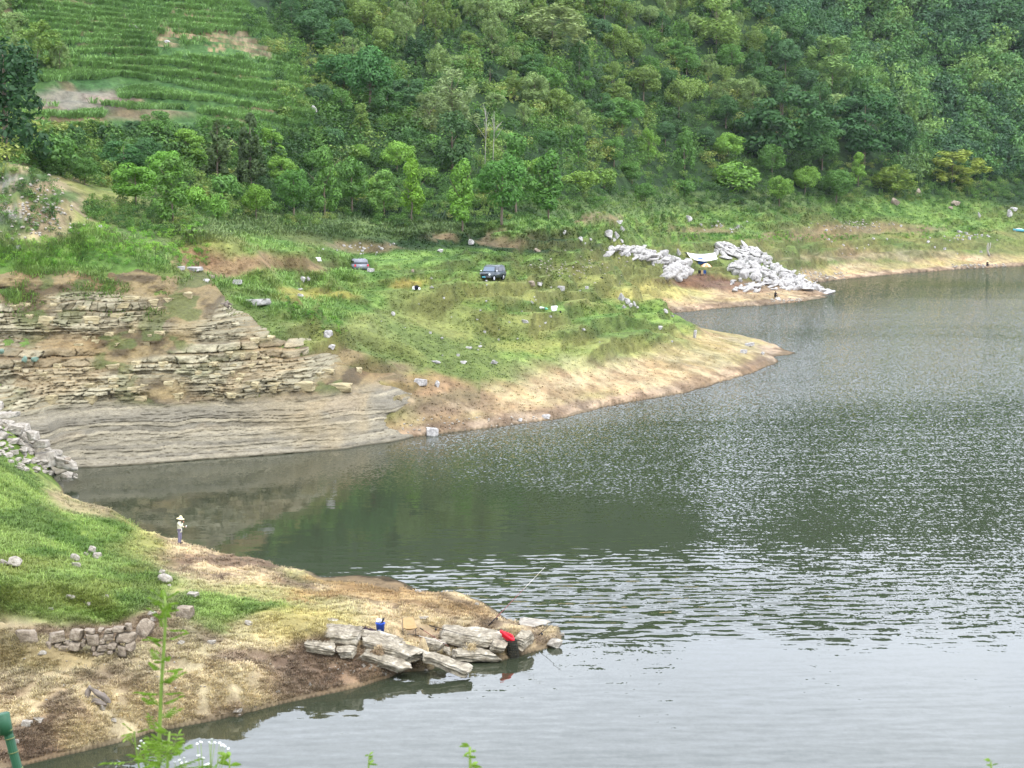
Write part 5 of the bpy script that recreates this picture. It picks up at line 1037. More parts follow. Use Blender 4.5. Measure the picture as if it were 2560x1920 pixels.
M_SHOE = plain('dark_shoes', (50, 44, 42), .7, .3, .1); M_HAIR = plain('black_hair', (24, 22, 22), .6, .3, .1); M_BLK = plain('black_cloth', (30, 31, 38), .9, .1, .15, 6); M_GLASS = plain('car_glass', (92, 108, 124), .06, .8, .04); M_GLD = plain('dark_glass', (14, 17, 22), .08, .8, .04)
M_CARB = plain('dark_green_grey_paint', (48, 60, 66), .3, .6, .05, 2); M_CARS = plain('silver_paint', (128, 130, 138), .25, .6, .04, 2); M_TYRE = plain('tyre_rubber', (24, 24, 24), .9, .1, .1); M_CHR = plain('bright_metal', (210, 212, 214), .25, .7, .04, metal=.8); M_LAMPG = plain('lamp_glass', (226, 230, 232), .15, .7, .03)
M_TARP = plain('off_white_tarp', (240, 238, 232), .8, .15, .05, 2); M_TENTB = plain('blue_tent_fabric', (44, 78, 132), .8, .15, .1, 3); M_TENTD = plain('dark_tent_fabric', (34, 38, 52), .8, .15, .1, 3); M_PAR1 = plain('orange_cloth', (226, 160, 116), .8, .1, .06); M_PAR2 = plain('cream_cloth', (242, 226, 176), .8, .1, .06)
M_TEAL = plain('teal_plastic', (128, 204, 176), .4, .4, .1, 4); M_LBLUE = plain('light_blue_plastic', (112, 196, 218), .4, .4, .08, 3); M_DWOOD = plain('grey_driftwood', (128, 118, 108), .95, .1, .35, 4, bmp=.03); M_BPIPE = plain('green_wrap', (48, 92, 66), .55, .3, .2, 6); M_BWOOD = plain('wood_pole', (122, 128, 84), .8, .2, .3, 8)
M_LGREEN = plain('bag_green', (104, 128, 112), .5, .3, .2, 5)
# skinned figure -------------------------------------------------
def body(name, joints, bones, mat, parent, sub=2):
    """joints: name -> (x,y,z,r); one continuous skin"""
    ks = list(joints); me = bpy.data.meshes.new(name); me.from_pydata([joints[k][:3] for k in ks], [(ks.index(a), ks.index(b)) for a, b in bones], []); o = bpy.data.objects.new(name, me); C.objects.link(o); o.parent = parent
    m_ = o.modifiers.new('skin', 'SKIN'); m_.use_smooth_shade = True
    for i, k in enumerate(ks):
        r = joints[k][3]; r2 = joints[k][4] if len(joints[k]) > 4 else r; me.skin_vertices[0].data[i].radius = (r, r2); me.skin_vertices[0].data[i].use_root = (i == 0)
    s = o.modifiers.new('sub', 'SUBSURF'); s.levels = s.render_levels = sub; me.materials.append(mat); return o
def head(parent, loc, rz, hat=None, hair=M_HAIR, s=1.0, skin=None, pitch=0):
    """a head with brow, eyes, nose, mouth, chin and ears, facing +x before turning"""
    Vt, Fq = ICO4; Vt = Vt.copy()*np.array([.098, .078, .125]); x, y, z = Vt[:, 0].copy(), Vt[:, 1].copy(), Vt[:, 2].copy()
    Vt[:, 1] *= 1-.28*sst(0, -.12, z); Vt[:, 0] += .012*sst(-.05, -.11, z)*(x > 0)
    fx = x > .03
    Vt[:, 0] += fx*(.030*np.exp(-((y/.013)**2))*np.exp(-(((z+.02)/.024)**2)) - .012*np.exp(-(((np.abs(y)-.032)/.016)**2))*np.exp(-(((z-.012)/.014)**2)) + .008*np.exp(-(((z-.035)/.012)**2)) + .008*np.exp(-((y/.026)**2))*np.exp(-(((z+.062)/.009)**2)) - .006*np.exp(-((y/.024)**2))*np.exp(-(((z+.070)/.004)**2)))
    Vt[:, 1] += np.sign(y)*.020*np.exp(-((x+.005)/.018)**2-((z)/.028)**2)*(np.abs(y) > .05)
    e = mesh_np('head', Vt*s, Fq, skin or M_SKIND, parent, True); e.location = loc; e.rotation_euler = (0, pitch, rz)
    Vh, Fh = ICO4; Vh = Vh.copy()*np.array([.106, .088, .128]); keep = (Vh[:, 2] > .035-.5*np.minimum(Vh[:, 0], .05)*1.2) | (Vh[:, 0] < -.03); idx = keep[Fh].all(1)
    hr = mesh_np('hair', Vh*s, Fh[idx], hair, e, True)
    for sy in (-1, 1):
        Ve, Fe = ico(2); mesh_np('eye', Ve*.011*s+np.array([.083, sy*.031, .012])*s, Fe, M_HAIR, e, True)
    if hat: h_ = lathe('hat', hat, M_STRAWH, e); h_.location = (0, 0, .03)
    return e
def hand(parent, loc, d, up, mat, s=1.0, curl=.6):
    """palm with five separate fingers; d = pointing direction, up = back of the hand"""
    d = Vector(d).normalized(); up = Vector(up); up = (up-d*up.dot(d)).normalized(); sd_ = d.cross(up)
    J = {'w': (0, 0, 0), 'p': (.055, 0, 0)}; R_j = {'w': (.022, .030), 'p': (.014, .038)}; Bn = [('w', 'p')]
    for i, (oy, ln) in enumerate([(.030, .070), (.010, .080), (-.010, .074), (-.030, .056)]):
        b_ = (.085, oy, 0); c1 = (b_[0]+ln*.5*math.cos(curl), oy, -ln*.5*math.sin(curl)); c2 = (c1[0]+ln*.5*math.cos(curl*2.2), oy, c1[2]-ln*.5*math.sin(curl*2.2))
        for nm, q_, r in (('a', b_, .010), ('b', c1, .009), ('c', c2, .007)): J[nm+str(i)] = q_; R_j[nm+str(i)] = (r, r)
        Bn += [('p', 'a%d' % i), ('a%d' % i, 'b%d' % i), ('b%d' % i, 'c%d' % i)]
    J['t0'] = (.03, .042, -.006); J['t1'] = (.058, .062, -.018); J['t2'] = (.082, .066, -.03)
    for k, r in (('t0', .012), ('t1', .010), ('t2', .008)): R_j[k] = (r, r)
    Bn += [('w', 't0'), ('t0', 't1'), ('t1', 't2')]
    jj = {k: (*(Vector(loc)+(d*v[0]+sd_*v[1]+up*v[2])*s), R_j[k][0]*s, R_j[k][1]*s) for k, v in J.items()}
    return body('hand', jj, Bn, mat, parent, 1)
# standing person with a straw hat -------------------------------
p = hit(450, 1358); s_ = mpp(p)*70/1.72
pr = empty('person', (p[0], p[1], p[2]-.02), rot=(0, 0, -.1)); pr.scale = (s_,)*3; tag(pr, 'person in straw hat and cream shirt standing on the near bank, hand at mouth', 'person')
J = {'pelvis': (0, 0, .90, .13, .15), 'lh': (0, .09, .86, .10), 'rh': (0, -.09, .86, .10), 'lk': (.03, .10, .48, .075), 'rk': (-.02, -.09, .48, .075), 'la': (-.02, .10, .12, .062), 'ra': (-.05, -.09, .12, .062), 'lf': (-.02, .10, .06, .06), 'rf': (-.05, -.09, .06, .06)}
body('trousers', J, [('pelvis', 'lh'), ('pelvis', 'rh'), ('lh', 'lk'), ('rh', 'rk'), ('lk', 'la'), ('rk', 'ra'), ('la', 'lf'), ('ra', 'rf')], M_TROU, pr)
J = {'hem': (.0, 0, .70, .165, .185), 'hip': (0, 0, .82, .155, .175), 'waist': (-.01, 0, .98, .135, .155), 'chest': (-.03, 0, 1.22, .14, .17), 'neck0': (-.01, 0, 1.38, .09, .11), 'neck': (.02, 0, 1.45, .055), 'ls': (-.02, .17, 1.35, .075), 'rs': (-.02, -.17, 1.35, .075), 're': (.13, -.22, 1.13, .06), 'rw': (.24, -.10, 1.34, .045), 'le': (.02, .22, 1.10, .058), 'lw': (.24, .16, 1.04, .043)}
body('body', J, [('waist', 'hip'), ('hip', 'hem'), ('waist', 'chest'), ('chest', 'neck0'), ('neck0', 'neck'), ('neck0', 'ls'), ('neck0', 'rs'), ('rs', 're'), ('re', 'rw'), ('ls', 'le'), ('le', 'lw')], M_SHIRT, pr)
head(pr, (.06, 0, 1.56), 0, [(.25, .0), (.248, .012), (.125, .035), (.12, .08), (.10, .15), (.06, .195), (.001, .21)], pitch=.15)
hand(pr, (.255, -.09, 1.37), (.25, .35, .9), (.6, -.4, .2), M_SKIN, 1, .9); hand(pr, (.27, .16, 1.045), (1, 0, .12), (0, 0, 1), M_SKIN, 1, .9)
for sy in (.10, -.09):
    Vt, Fq = rock_np(77, 'round', ICO3); mesh_np('shoe', (Vt-np.array([0, 0, 0]))*np.array([.27, .10, .09])+np.array([.03, sy, 0]), Fq, M_SHOE, pr, True)
bm = bmesh.new(); box_bm(bm, (0, 0, 0), (.07, .06, .16)); bev(bm, .012); o = bm_obj('bait_box', bm, M_WHITE); o.location = Vector(p)+Vector((.37, .14, 1.05))*s_; o.rotation_euler = (0, .6, 0); o.scale = (s_,)*3
tag(o, 'small pale box held out in the hand of the person in the straw hat', 'box')
# seated anglers ------------------------------------------------------
def angler(px, py, hpx, label, rz, top=M_BLK, hat=None):
    p = hit(px, py); s = mpp(p)*hpx/1.18; r = empty('person', (p[0], p[1], p[2]), rz); r.scale = (s,)*3; tag(r, label, 'person')
    J = {'pelvis': (0, 0, .40, .14, .17), 'lh': (.05, .10, .40, .09), 'rh': (.05, -.10, .40, .09), 'lk': (.42, .14, .50, .07), 'rk': (.42, -.14, .50, .07), 'la': (.46, .15, .10, .055), 'ra': (.46, -.15, .10, .055)}
    body('trousers', J, [('pelvis', 'lh'), ('pelvis', 'rh'), ('lh', 'lk'), ('rh', 'rk'), ('lk', 'la'), ('rk', 'ra')], M_BLK, r)
    J = {'hip': (0, 0, .40, .15, .18), 'chest': (.06, 0, .76, .14, .19), 'n0': (.09, 0, .90, .08, .1), 'n': (.12, 0, .96, .05), 'ls': (.08, .18, .86, .07), 'rs': (.08, -.18, .86, .07), 'le': (.22, .24, .62, .055), 're': (.22, -.24, .62, .055), 'lw': (.42, .10, .66, .04), 'rw': (.42, -.10, .66, .04)}
    body('body', J, [('hip', 'chest'), ('chest', 'n0'), ('n0', 'n'), ('n0', 'ls'), ('n0', 'rs'), ('ls', 'le'), ('rs', 're'), ('le', 'lw'), ('re', 'rw')], top, r)
    head(r, (.15, 0, 1.07), 0, hat, pitch=.25); hand(r, (.44, .10, .66), (1, -.3, .1), (0, 0, 1), M_SKIN, 1, 1.0); hand(r, (.44, -.10, .66), (1, .3, .1), (0, 0, 1), M_SKIN, 1, 1.0)
    for sy in (.15, -.15):
        Vt, Fq = rock_np(77, 'round', ICO3); mesh_np('shoe', Vt*np.array([.27, .10, .10])+np.array([.50, sy, 0]), Fq, M_SHOE, r, True)
    return r, p, s
an, pa, sa = angler(1938, 745, 17, 'person in dark clothes sitting on the shore behind a keep net', -1.2)
def seat(pp, s, label):
    e = empty('folding_stool', pp); e.scale = (s,)*3; tag(e, label, 'stool'); bm = bmesh.new(); box_bm(bm, (0, 0, .24), (.42, .42, .035)); bev(bm, .01); bm_obj('seat', bm, M_BLK, e)
    for sx in (-1, 1):
        for sy in (-1, 1): tubes('leg', [[(sx*.2, sy*.18, 0, .016), (-sx*.17, sy*.18, .24, .016)]], M_DARKM, e)
seat(pa, sa, 'low dark folding stool under the angler sitting behind the green keep net')
ab, pb, sb = angler(2468, 666, 14, 'person in black with a pale hat crouching at the far right waterline', -1.5, M_BLK, [(.2, 0), (.19, .02), (.10, .03), (.08, .12), (.001, .14)])
seat(pb, sb, 'low dark folding stool under the far person in black')
# rods and nets ---------------------------------------------------------
def rod(a, b, label, r0=.014, r1=.004, m1=M_RODR, m2=M_RODW, reel=True, bend=.0):
    a = Vector(a); b = Vector(b); d = b-a; Lr = d.length; e = empty('fishing_rod', a); tag(e, label, 'fishing rod')
    def pt(t): q_ = d*t; q_.z += bend*Lr*math.sin(math.pi*t); return q_
    tubes('blank', [[(*pt(.12+.5*k/6), r0*(1-.4*k/6)) for k in range(7)]], m1, e); tubes('tip', [[(*pt(.62+.38*k/6), r0*.6*(1-k/6)+r1*(k/6)) for k in range(7)]], m2, e); tubes('grip', [[(*pt(0), r0*1.6), (*pt(.12), r0*1.6)]], M_CORK, e)
    for t in (.35, .5, .65, .8, .92):
        tubes('guide_ring', [[(*(pt(t)+Vector((0, -.0, .0))), .006), (*(pt(t)+Vector((0, -.02, -.05))), .01)]], M_DARKM, e, 5)
    if reel:
        bm = bmesh.new(); cyl_bm(bm, (0, 0, 0), .05, .05, .09, 14, Matrix.Rotation(1.57, 4, 'X')); cyl_bm(bm, (0, .06, 0), .012, .012, .10, 8, Matrix.Rotation(1.57, 4, 'X')); box_bm(bm, (.0, .11, .03), (.02, .02, .08)); o = bm_obj('reel', bm, M_DARKM, e); o.location = pt(.15)+Vector((0, -.02, -.09))
    return e
h0 = Vector(hit(1221, 1566)); rod(h0+Vector((0, 0, .05)), PD(1362, 1418, h0.y+2.2), 'long red and white fishing rod propped up and pointing out over the lake', .020, .008)
def G3(px, py, dz=.08): q_ = Vector(hit(px, py)); q_.z += dz; return q_
rod(Vector(PD(1074, 1564, 81.6)), Vector(PD(1180, 1592, 80.0)), 'dark fishing rod lying along the top slab of the right group', .018, .008, M_CORK, M_DARKM)
rod(Vector(PD(1050, 1570, 80.0)), Vector(PD(1123, 1617, 78.9)), 'reddish rod leaning across the dark sided boulder', .016, .008, M_RODR, M_RODR, False)
rod(Vector(PD(1038, 1587, 79.6)), Vector(PD(1116, 1609, 78.6)), 'pale thin rod lying over the boulder below the reddish rod', .016, .010, M_RODW, M_RODW, False)
rod(G3(1346, 1592), Vector(PD(1405, 1534, 82.5)), 'thin dark fishing rod standing at the tip of the near point', .016, .007, M_DARKM, M_DARKM)
rod(Vector(PD(1238, 1573, 81.2)), Vector(PD(1290, 1572, 81.0)), 'short dark rod with its reel lying behind the red rimmed keep net', .015, .008, M_DARKM, M_DARKM)
q_ = Vector(pa)+Vector((.4, -.5, .7)); rod(Vector(pa)+Vector((-1.6, -.3, .75)), q_+Vector((1.7, -1.0, -.1)), 'dark fishing rod across the lap of the seated angler', .02, .01, M_DARKM, M_DARKM)
def net_tube(name, pts, rr, mat, parent, rings=8, n=20):
    """hanging net: cords round and along, over a thin mesh sleeve"""
    P_ = [Vector(q_) for q_ in pts]; paths = []
    def cpt(t): f = t*(len(P_)-1); i = min(int(f), len(P_)-2); return P_[i].lerp(P_[i+1], f-i)
    for k in range(n): a = 6.283*k/n; paths.append([(*(cpt(t/12)+Vector((math.cos(a)*rr, math.sin(a)*rr*.8, 0))), .010) for t in range(13)])
    for j in range(rings*4+1): c_ = cpt(j/(rings*4)); w = .020 if j % 4 == 0 else .008; paths.append([(*(c_+Vector((math.cos(6.283*k/n)*rr, math.sin(6.283*k/n)*rr*.8, 0))), w) for k in range(n+1)])
    return tubes(name, paths, mat, parent, 4)
kp = Vector(PD(1268, 1592, 80.2)); kn = empty('keep_net', kp); tag(kn, 'red rimmed keep net hanging over the slabs into the lake', 'keep net')
P_ = []
for i in range(5):                                     # red collar: two crossed lobes around the mouth
    row = []
    for k in range(29): a = 6.283*k/28; r = .40-.05*math.cos(2*a)+(.03 if i % 2 else 0)*0; r *= (1, .98, .86, .74, .70)[i]; row.append((math.cos(a)*r*.95, math.sin(a)*r*.55, (.0, .10, .15, .10, -.14)[i]-math.cos(a)*r*.55+.04*math.sin(2*a)))
    P_.append(row)
sheet('collar', P_, M_RED, kn, .02); net_tube('net', [(.18, 0, -.16), (.24, -.05, -.55), (.30, -.10, -1.05)], .26, M_NETB, kn)
p = PD(1944, 748, pa[1]-1.2); kn = empty('keep_net', p); tag(kn, 'green keep net with a white mouth running down into the water before the seated angler', 'keep net')
o = lathe('mouth', [(.40, -.25), (.42, .0), (.40, .25)], M_WHITE, kn); o.rotation_euler = (0, -.15, 0)
o = lathe('net', [(.43, 0), (.46, -.5), (.44, -.9), (.48, -1.3), (.46, -1.8)], M_NETG, kn); o.rotation_euler = (.25, -.28, 0); o.location = (0, 0, -.25)
# bucket, net heap, chair --------------------------------------------------
p = hit(951, 1584); s = mpp(p); bk = empty('bucket', p); bk.scale = (s*24/.30,)*3; tag(bk, 'blue plastic bucket with bags and a box sticking out, on the near point', 'bucket')
lathe('shell', [(.001, .01), (.105, .01), (.11, 0), (.145, .34), (.155, .345), (.155, .37), (.142, .372), (.138, .35), (.10, .03), (.001, .03)], M_BLUE, bk)
tubes('handle', [[(math.cos(a)*.155, -.02-abs(math.sin(a))*.05, .35-math.sin(a)*.14, .005) for a in np.linspace(0, math.pi, 13)]], M_CHR, bk)
bm = bmesh.new(); box_bm(bm, (-.02, -.148, .16), (.10, .01, .014)); bm_obj('white_print', bm, M_WHITE, bk)
Vt, Fq = rock_np(5, 'angular', ICO3); o = mesh_np('plastic_bag', Vt*np.array([.2, .18, .16]), Fq, M_WHITE); o.location = Vector(p)+Vector((-.03, 0, .34))*bk.scale.x; o.scale = bk.scale; tag(o, 'white plastic bag stuffed into the blue bucket', 'bag')
bm = bmesh.new(); box_bm(bm, (0, 0, 0), (.05, .12, .22)); bev(bm, .01); o = bm_obj('tackle_box', bm, M_DARKM); o.location = Vector(p)+Vector((.06, 0, .42))*bk.scale.x; o.rotation_euler = (0, .5, .3); o.scale = bk.scale; tag(o, 'dark flat tackle box sticking out of the blue bucket', 'box')
p = hit(915, 1584); s = mpp(p); g = random.Random(9); paths = []
for i in range(70):
    x0 = g.uniform(-.5, .5); z0 = .34*(1-(x0/.55)**2)*g.uniform(.2, 1); path = []
    for k in range(8): x0 = max(-.58, min(.58, x0+g.uniform(-.14, .14))); z0 = max(.02, min(.34*(1-.5*(x0/.6)**2)-x0*.12, z0+g.uniform(-.07, .07))); path.append((x0, g.uniform(-.2, .2), z0, .012))
    paths.append(path)
o = tubes('net_heap', paths, M_PURP, None, 4); o.location = p; o.scale = (s*56/1.15,)*3
Vt, Fq = rock_np(8, 'round', ICO3); o2 = mesh_np('net_bundle', Vt*np.array([1.05, .4, .27])+np.array([0, 0, 0]), Fq, M_PURP, o, True); tag(o, 'heap of dark purple netting beside the blue bucket', 'net')
p = hit(1022, 1586); s = mpp(p)*41/.62; chx = empty('camping_chair', p, .25); chx.scale = (s,)*3; tag(chx, 'low tan camping chair with thin dark legs on the near point', 'chair')
U_ = np.linspace(-1, 1, 9); P_ = []
for v in np.linspace(0, 1, 11):
    row = []
    for u in U_:
        if v < .5: t = v/.5; y = .16-.40*t; z = .62-.30*t; w = .22+.05*t; sag = -.05*(1-u*u)*t
        else: t = (v-.5)/.5; y = -.24-.02*t+.0; y = -.24-.22*t; z = .32+.05*t; w = .27; sag = -.09*(1-u*u)*(1-.6*t)
        row.append((u*w, y, z+sag))
    P_.append(row)
# back panel leans away, seat runs towards the water
P_ = np.array(P_)
sheet('seat_sling', P_, M_TAN, chx, .012)
tubes('frame', [[(-.22, .16, .63, .011), (-.25, .05, .3, .011), (-.24, -.25, 0, .011)], [(.22, .16, .63, .011), (.25, .05, .3, .011), (.24, -.25, 0, .011)], [(-.27, -.46, .38, .011), (-.25, -.1, .2, .011), (-.22, .25, 0, .011)], [(.27, -.46, .38, .011), (.25, -.1, .2, .011), (.22, .25, 0, .011)], [(-.24, -.25, 0.01, .009), (.22, .25, 0.01, .009)], [(.24, -.25, 0.01, .009), (-.22, .25, 0.01, .009)]], M_DARKM, chx)
# driftwood and stump ---------------------------------------------------------
p = hit(238, 1768); s = mpp(p); dw = tubes('driftwood', [[(-.50, 0, 0, .08), (-.44, .1, .35, .14), (-.34, .15, .72, .10), (-.28, .2, .85, .03)], [(-.32, .1, .80, .04), (0, .1, .58, .14), (.32, .05, .38, .18), (.62, 0, .12, .08)], [(-.30, 0, .10, .05), (-.1, -.1, .26, .16), (.2, -.1, .20, .15), (.45, -.05, .05, .05)], [(-.5, 0, .05, .05), (-.62, .1, .5, .03)]], M_DWOOD, None, 9); dw.location = (p[0], p[1]+.2, p[2]); dw.scale = (s*60,)*3
dm = dw.modifiers.new('d', 'SUBSURF'); dm.levels = dm.render_levels = 2; tx = bpy.data.textures.new('bark', 'CLOUDS'); tx.noise_scale = .15; dd_ = dw.modifiers.new('r', 'DISPLACE'); dd_.texture = tx; dd_.strength = .12; tag(dw, 'tangle of grey driftwood on the dry slope left of the tall weed', 'driftwood')
p = cliff_hit(566, 765); s = mpp(p); g = random.Random(4); ps = [[(0, -.1, -.1, .22), (.05, -.1, .25, .17), (.1, 0, .42, .05)]]
for i in range(9): a = g.uniform(0, 6.28); ps.append([(0, -.1, .15, .08), (math.cos(a)*.3, -.2, .1+math.sin(a)*.2, .05), (math.cos(a)*.55, -.3, .05+math.sin(a)*.4-.1, .02)])
o = tubes('tree_stump', ps, M_DWOOD); o.location = p; o.scale = (s*36,)*3; tag(o, 'grey rooty stump clinging to the top right of the cliff', 'stump')
p = hit(2472, 640); s = mpp(p)*34/3.0; o = tubes('dead_tree', [[(.1, 0, 0, .26), (-.15, 0, .7, .24), (-.35, 0, 1.4, .2), (-.30, 0, 2.1, .17), (-.20, 0, 2.9, .12)], [(-.32, 0, 1.45, .15), (.10, 0, 1.6, .13), (.22, 0, 2.1, .12), (.30, 0, 2.95, .09)], [(-.35, 0, 1.8, .06), (-.62, 0, 2.3, .03)], [(.12, 0, 1.65, .05), (.36, 0, 1.9, .03)]], M_DEADW); o.location = p; o.scale = (s,)*3; tag(o, 'forked bleached dead tree standing by the far right shore', 'dead tree')
for px, py, lb in [(1548, 708, 'small bleached branch lying on the meadow below the outcrops'), (300, 765, 'thin pale branch caught in the upper cliff')]:
    p = hit(px, py) if px > 400 else cliff_hit(px, py); s = mpp(p)*18; o = tubes('dead_branch', [[(-.5, 0, .02, .04), (0, 0, .15, .035), (.5, 0, .1, .02)], [(0, 0, .15, .03), (.15, 0, .6, .015)], [(-.2, 0, .1, .025), (-.35, 0, .35, .012)]], M_DEADW); o.location = p; o.scale = (s,)*3; tag(o, lb, 'branch')
# tarp, tent, parasol, camp chairs -----------------------------------------------
p = hit(1755, 660); s = mpp(p); W_, H_ = 72*s, 27*s; tp = empty('tarp_shelter', p); tag(tp, 'off white tarp stretched as a shelter between the limestone crags', 'tarp')
P_ = []
for v in np.linspace(0, 1, 9):
    row = []
    for u in np.linspace(-1, 1, 17):
        if True: x = u*W_*.5*(1-.1*v)+v*W_*.06; row.append((x, 2.2-v*3.4, H_*(.84+.16*abs(u)**1.8-.58*v)+.12*v*v*abs(u)))
    P_.append(row)
sheet('canopy', P_, M_TARP, tp, .03)
P_ = []
for v in np.linspace(0, 1, 7): P_.append([(-W_*.5-u*W_*.10, 2.2+v*(-.6-3*u)*.3, H_*(1.02-u*.0)-v*H_*(.35+.35*u)) for u in np.linspace(0, 1, 5)])
sheet('dark_flap', np.array(P_)+np.array([0, .1, 0]), M_TENTD, tp, .02)
for x, y, z in [(-W_*.5, 2.2, H_), (W_*.5, 2.2, H_), (-W_*.36, -1.2, H_*.42), (W_*.48, -1.2, H_*.45)]: tubes('pole', [[(x, y, 0, .03), (x, y, z, .025)]], M_DARKM, tp)
te = empty('tent', (p[0]-W_*.12, p[1]+.3, p[2])); tag(te, 'blue tent standing under the off white tarp', 'tent'); P_ = []
for v in np.linspace(0, 1, 7): h_ = 1-v; P_.append([(math.cos(a)*W_*.32*(1-.55*v), math.sin(a)*1.1*(1-.6*v), H_*.55*v**.8) for a in np.linspace(0, 6.283, 25)])
sheet('canopy', P_, M_TENTB, te, .02); bm = bmesh.new(); box_bm(bm, (0, 0, .02), (W_*.58, 2.0, .04)); bm_obj('groundsheet', bm, M_TENTD, te)
p = hit(1765, 684); s = mpp(p); um = empty('parasol', p); tag(um, 'orange and cream striped parasol in front of the tarp', 'parasol'); R = 14.5*s; H_ = 24*s
for k in range(10):
    P_ = []
    for j in range(6):
        r = R*j/5; z = H_*(1-.36*(j/5)**2)*1.0; P_.append([(math.cos(6.283*(k+t/4)/10)*r*(1-.03*math.sin(math.pi*t/4)), math.sin(6.283*(k+t/4)/10)*r, z) for t in range(5)])
    sheet('canopy_panel', P_, M_PAR1 if k % 2 else M_PAR2, um, .015)
tubes('pole', [[(0, 0, 0, .03), (0, 0, H_*1.04, .025)]], M_CHR, um)
for px, mt, lb in [(1748, M_BLK, 'small dark folding chair at the left under the parasol'), (1755, M_TAN, 'small pale folding chair under the parasol'), (1761, M_TENTB, 'small blue folding chair at the right under the parasol')]:
    p = hit(px, 689); e = empty('folding_chair', p, g.uniform(-.6, .6)); tag(e, lb, 'chair'); bm = bmesh.new(); box_bm(bm, (0, 0, .36), (.5, .45, .05)); bm_obj('seat', bm, mt, e); bm = bmesh.new(); box_bm(bm, (0, .24, .66), (.5, .05, .5)); bm_obj('backrest', bm, mt, e)
    for sx in (-.22, .22):
        for sy in (-.2, .22): tubes('leg', [[(sx, sy, 0, .02), (sx, sy, .36, .02)]], M_DARKM, e)
# cars --------------------------------------------------------------------------
def car(px, py, rz, label, paint, boxy=True, p=None):
    p = p or hit(px, py); e = empty('parked_car', p, rz); e.scale = (.9,)*3; tag(e, label, 'car'); Lc, Wc = 4.4, 1.86     # front faces +x
    bm = bmesh.new(); prof = [(-2.2, .45), (-2.18, 1.05), (-1.6, 1.12), (.9, 1.12), (2.0, 1.04), (2.2, .9), (2.2, .45), (1.0, .40), (-1.0, .40)]
    def extr(prof, w0, w1f=lambda z: 1):
        vs = [[bm.verts.new((x, sy*w0/2*w1f(z), z)) for x, z in prof] for sy in (-1, 1)]; bm.faces.new(vs[0][::-1]); bm.faces.new(vs[1])
        for i in range(len(prof)): bm.faces.new((vs[0][i], vs[0][(i+1) % len(prof)], vs[1][(i+1) % len(prof)], vs[1][i]))
    extr(prof, Wc); bmesh.ops.recalc_face_normals(bm, faces=bm.faces[:]); bev(bm, .06, 3); b_ = bm_obj('body', bm, paint, e, True)
    bm = bmesh.new(); top = 1.82 if boxy else 1.62
    cab = [(-2.1, 1.1), (-2.0, top-.05), (-1.6, top), (.45, top), (.62, top-.06), (1.05 if boxy else 1.35, 1.1)]
    extr(cab, Wc*.95, lambda z: 1-.16*max(0, (z-1.1)/.7)); bmesh.ops.recalc_face_normals(bm, faces=bm.faces[:]); bev(bm, .05, 2); bm_obj('cabin', bm, paint, e, True)
    fx0, fx1 = (1.05 if boxy else 1.35), .62; yt = Wc*.475*(1-.16*(top-.06-1.1)/.7)
    def panel(name, q4, mat, off):
        n_ = (Vector(q4[1])-Vector(q4[0])).cross(Vector(q4[3])-Vector(q4[0])).normalized(); me = bpy.data.meshes.new(name); q5 = [Vector(v)+n_*off for v in q4]; me.from_pydata([tuple(v) for v in q5], [], [(0, 1, 2, 3)]); me.materials.append(mat); o = bpy.data.objects.new(name, me); C.objects.link(o); o.parent = e; m_ = o.modifiers.new('t', 'SOLIDIFY'); m_.thickness = .02; return o
    panel('windscreen', [(fx0-.05, -.78, 1.16), (fx0-.05, .78, 1.16), (fx1+.03, yt-.1, top-.14), (fx1+.03, -yt+.1, top-.14)], M_GLASS, .03)
    for sy in (-1, 1):
        ya = sy*Wc*.475; yb = sy*(yt)
        for x0, x1, x2, x3 in [(-1.95, -1.15, -1.2, -1.88), (-1.08, -.08, -.12, -1.12), (0.0, .92, .50, -.04)]:
            q4 = [(x0, ya, 1.16), (x1, ya, 1.16), (x2, yb+sy*.02, top-.16), (x3, yb+sy*.02, top-.16)]
            panel('side_window', q4 if sy < 0 else q4[::-1], M_GLD, .02)
        bm = bmesh.new(); box_bm(bm, (.95, sy*(Wc*.5+.12), 1.2), (.12, .22, .18)); bev(bm, .03); bm_obj('wing_mirror', bm, M_CHR if boxy else paint, e, True)
        bm = bmesh.new(); cyl_bm(bm, (2.2, sy*.68, .86), .13, .13, .06, 18, Matrix.Rotation(1.57, 4, 'Y')); bm_obj('headlight', bm, M_LAMPG, e)
        bm = bmesh.new(); box_bm(bm, (-2.21, sy*.78, .92), (.04, .18, .24)); bm_obj('tail_light', bm, M_RED, e)
        for x in (1.4, -1.35):
            w = empty('wheel', (x, sy*.84, .38)); w.parent = e
            o = lathe('tyre', [(.24, -.12), (.36, -.13), (.385, -.09), (.385, .09), (.36, .13), (.24, .12)], M_TYRE, w); o.rotation_euler = (1.5708, 0, 0); bm = bmesh.new(); cyl_bm(bm, (0, 0, 0), .24, .24, .2, 20); o = bm_obj('rim', bm, M_CHR, w); o.rotation_euler = (1.5708, 0, 0)
    bm = bmesh.new(); box_bm(bm, (2.22, 0, .86), (.05, 1.0, .2)); bm_obj('grille', bm, M_DARKM, e); bm = bmesh.new(); box_bm(bm, (2.27, 0, .52), (.16, 1.8, .2)); bev(bm, .03); bm_obj('bumper', bm, M_DARKM, e, True); bm = bmesh.new(); box_bm(bm, (2.37, 0, .56), (.02, .44, .13)); bm_obj('number_plate', bm, M_LBLUE, e)
    for sy in (-.6, .6): tubes('roof_rail', [[(-1.7, sy, top+.04, .02), (.3, sy, top+.04, .02)]], M_CHR, e)
    if boxy: o = lathe('spare_wheel', [(.001, -.1), (.34, -.1), (.36, 0), (.34, .1), (.001, .1)], M_TYRE, e); o.rotation_euler = (0, 1.5708, 0); o.location = (-2.32, 0, 1.05)
    return e
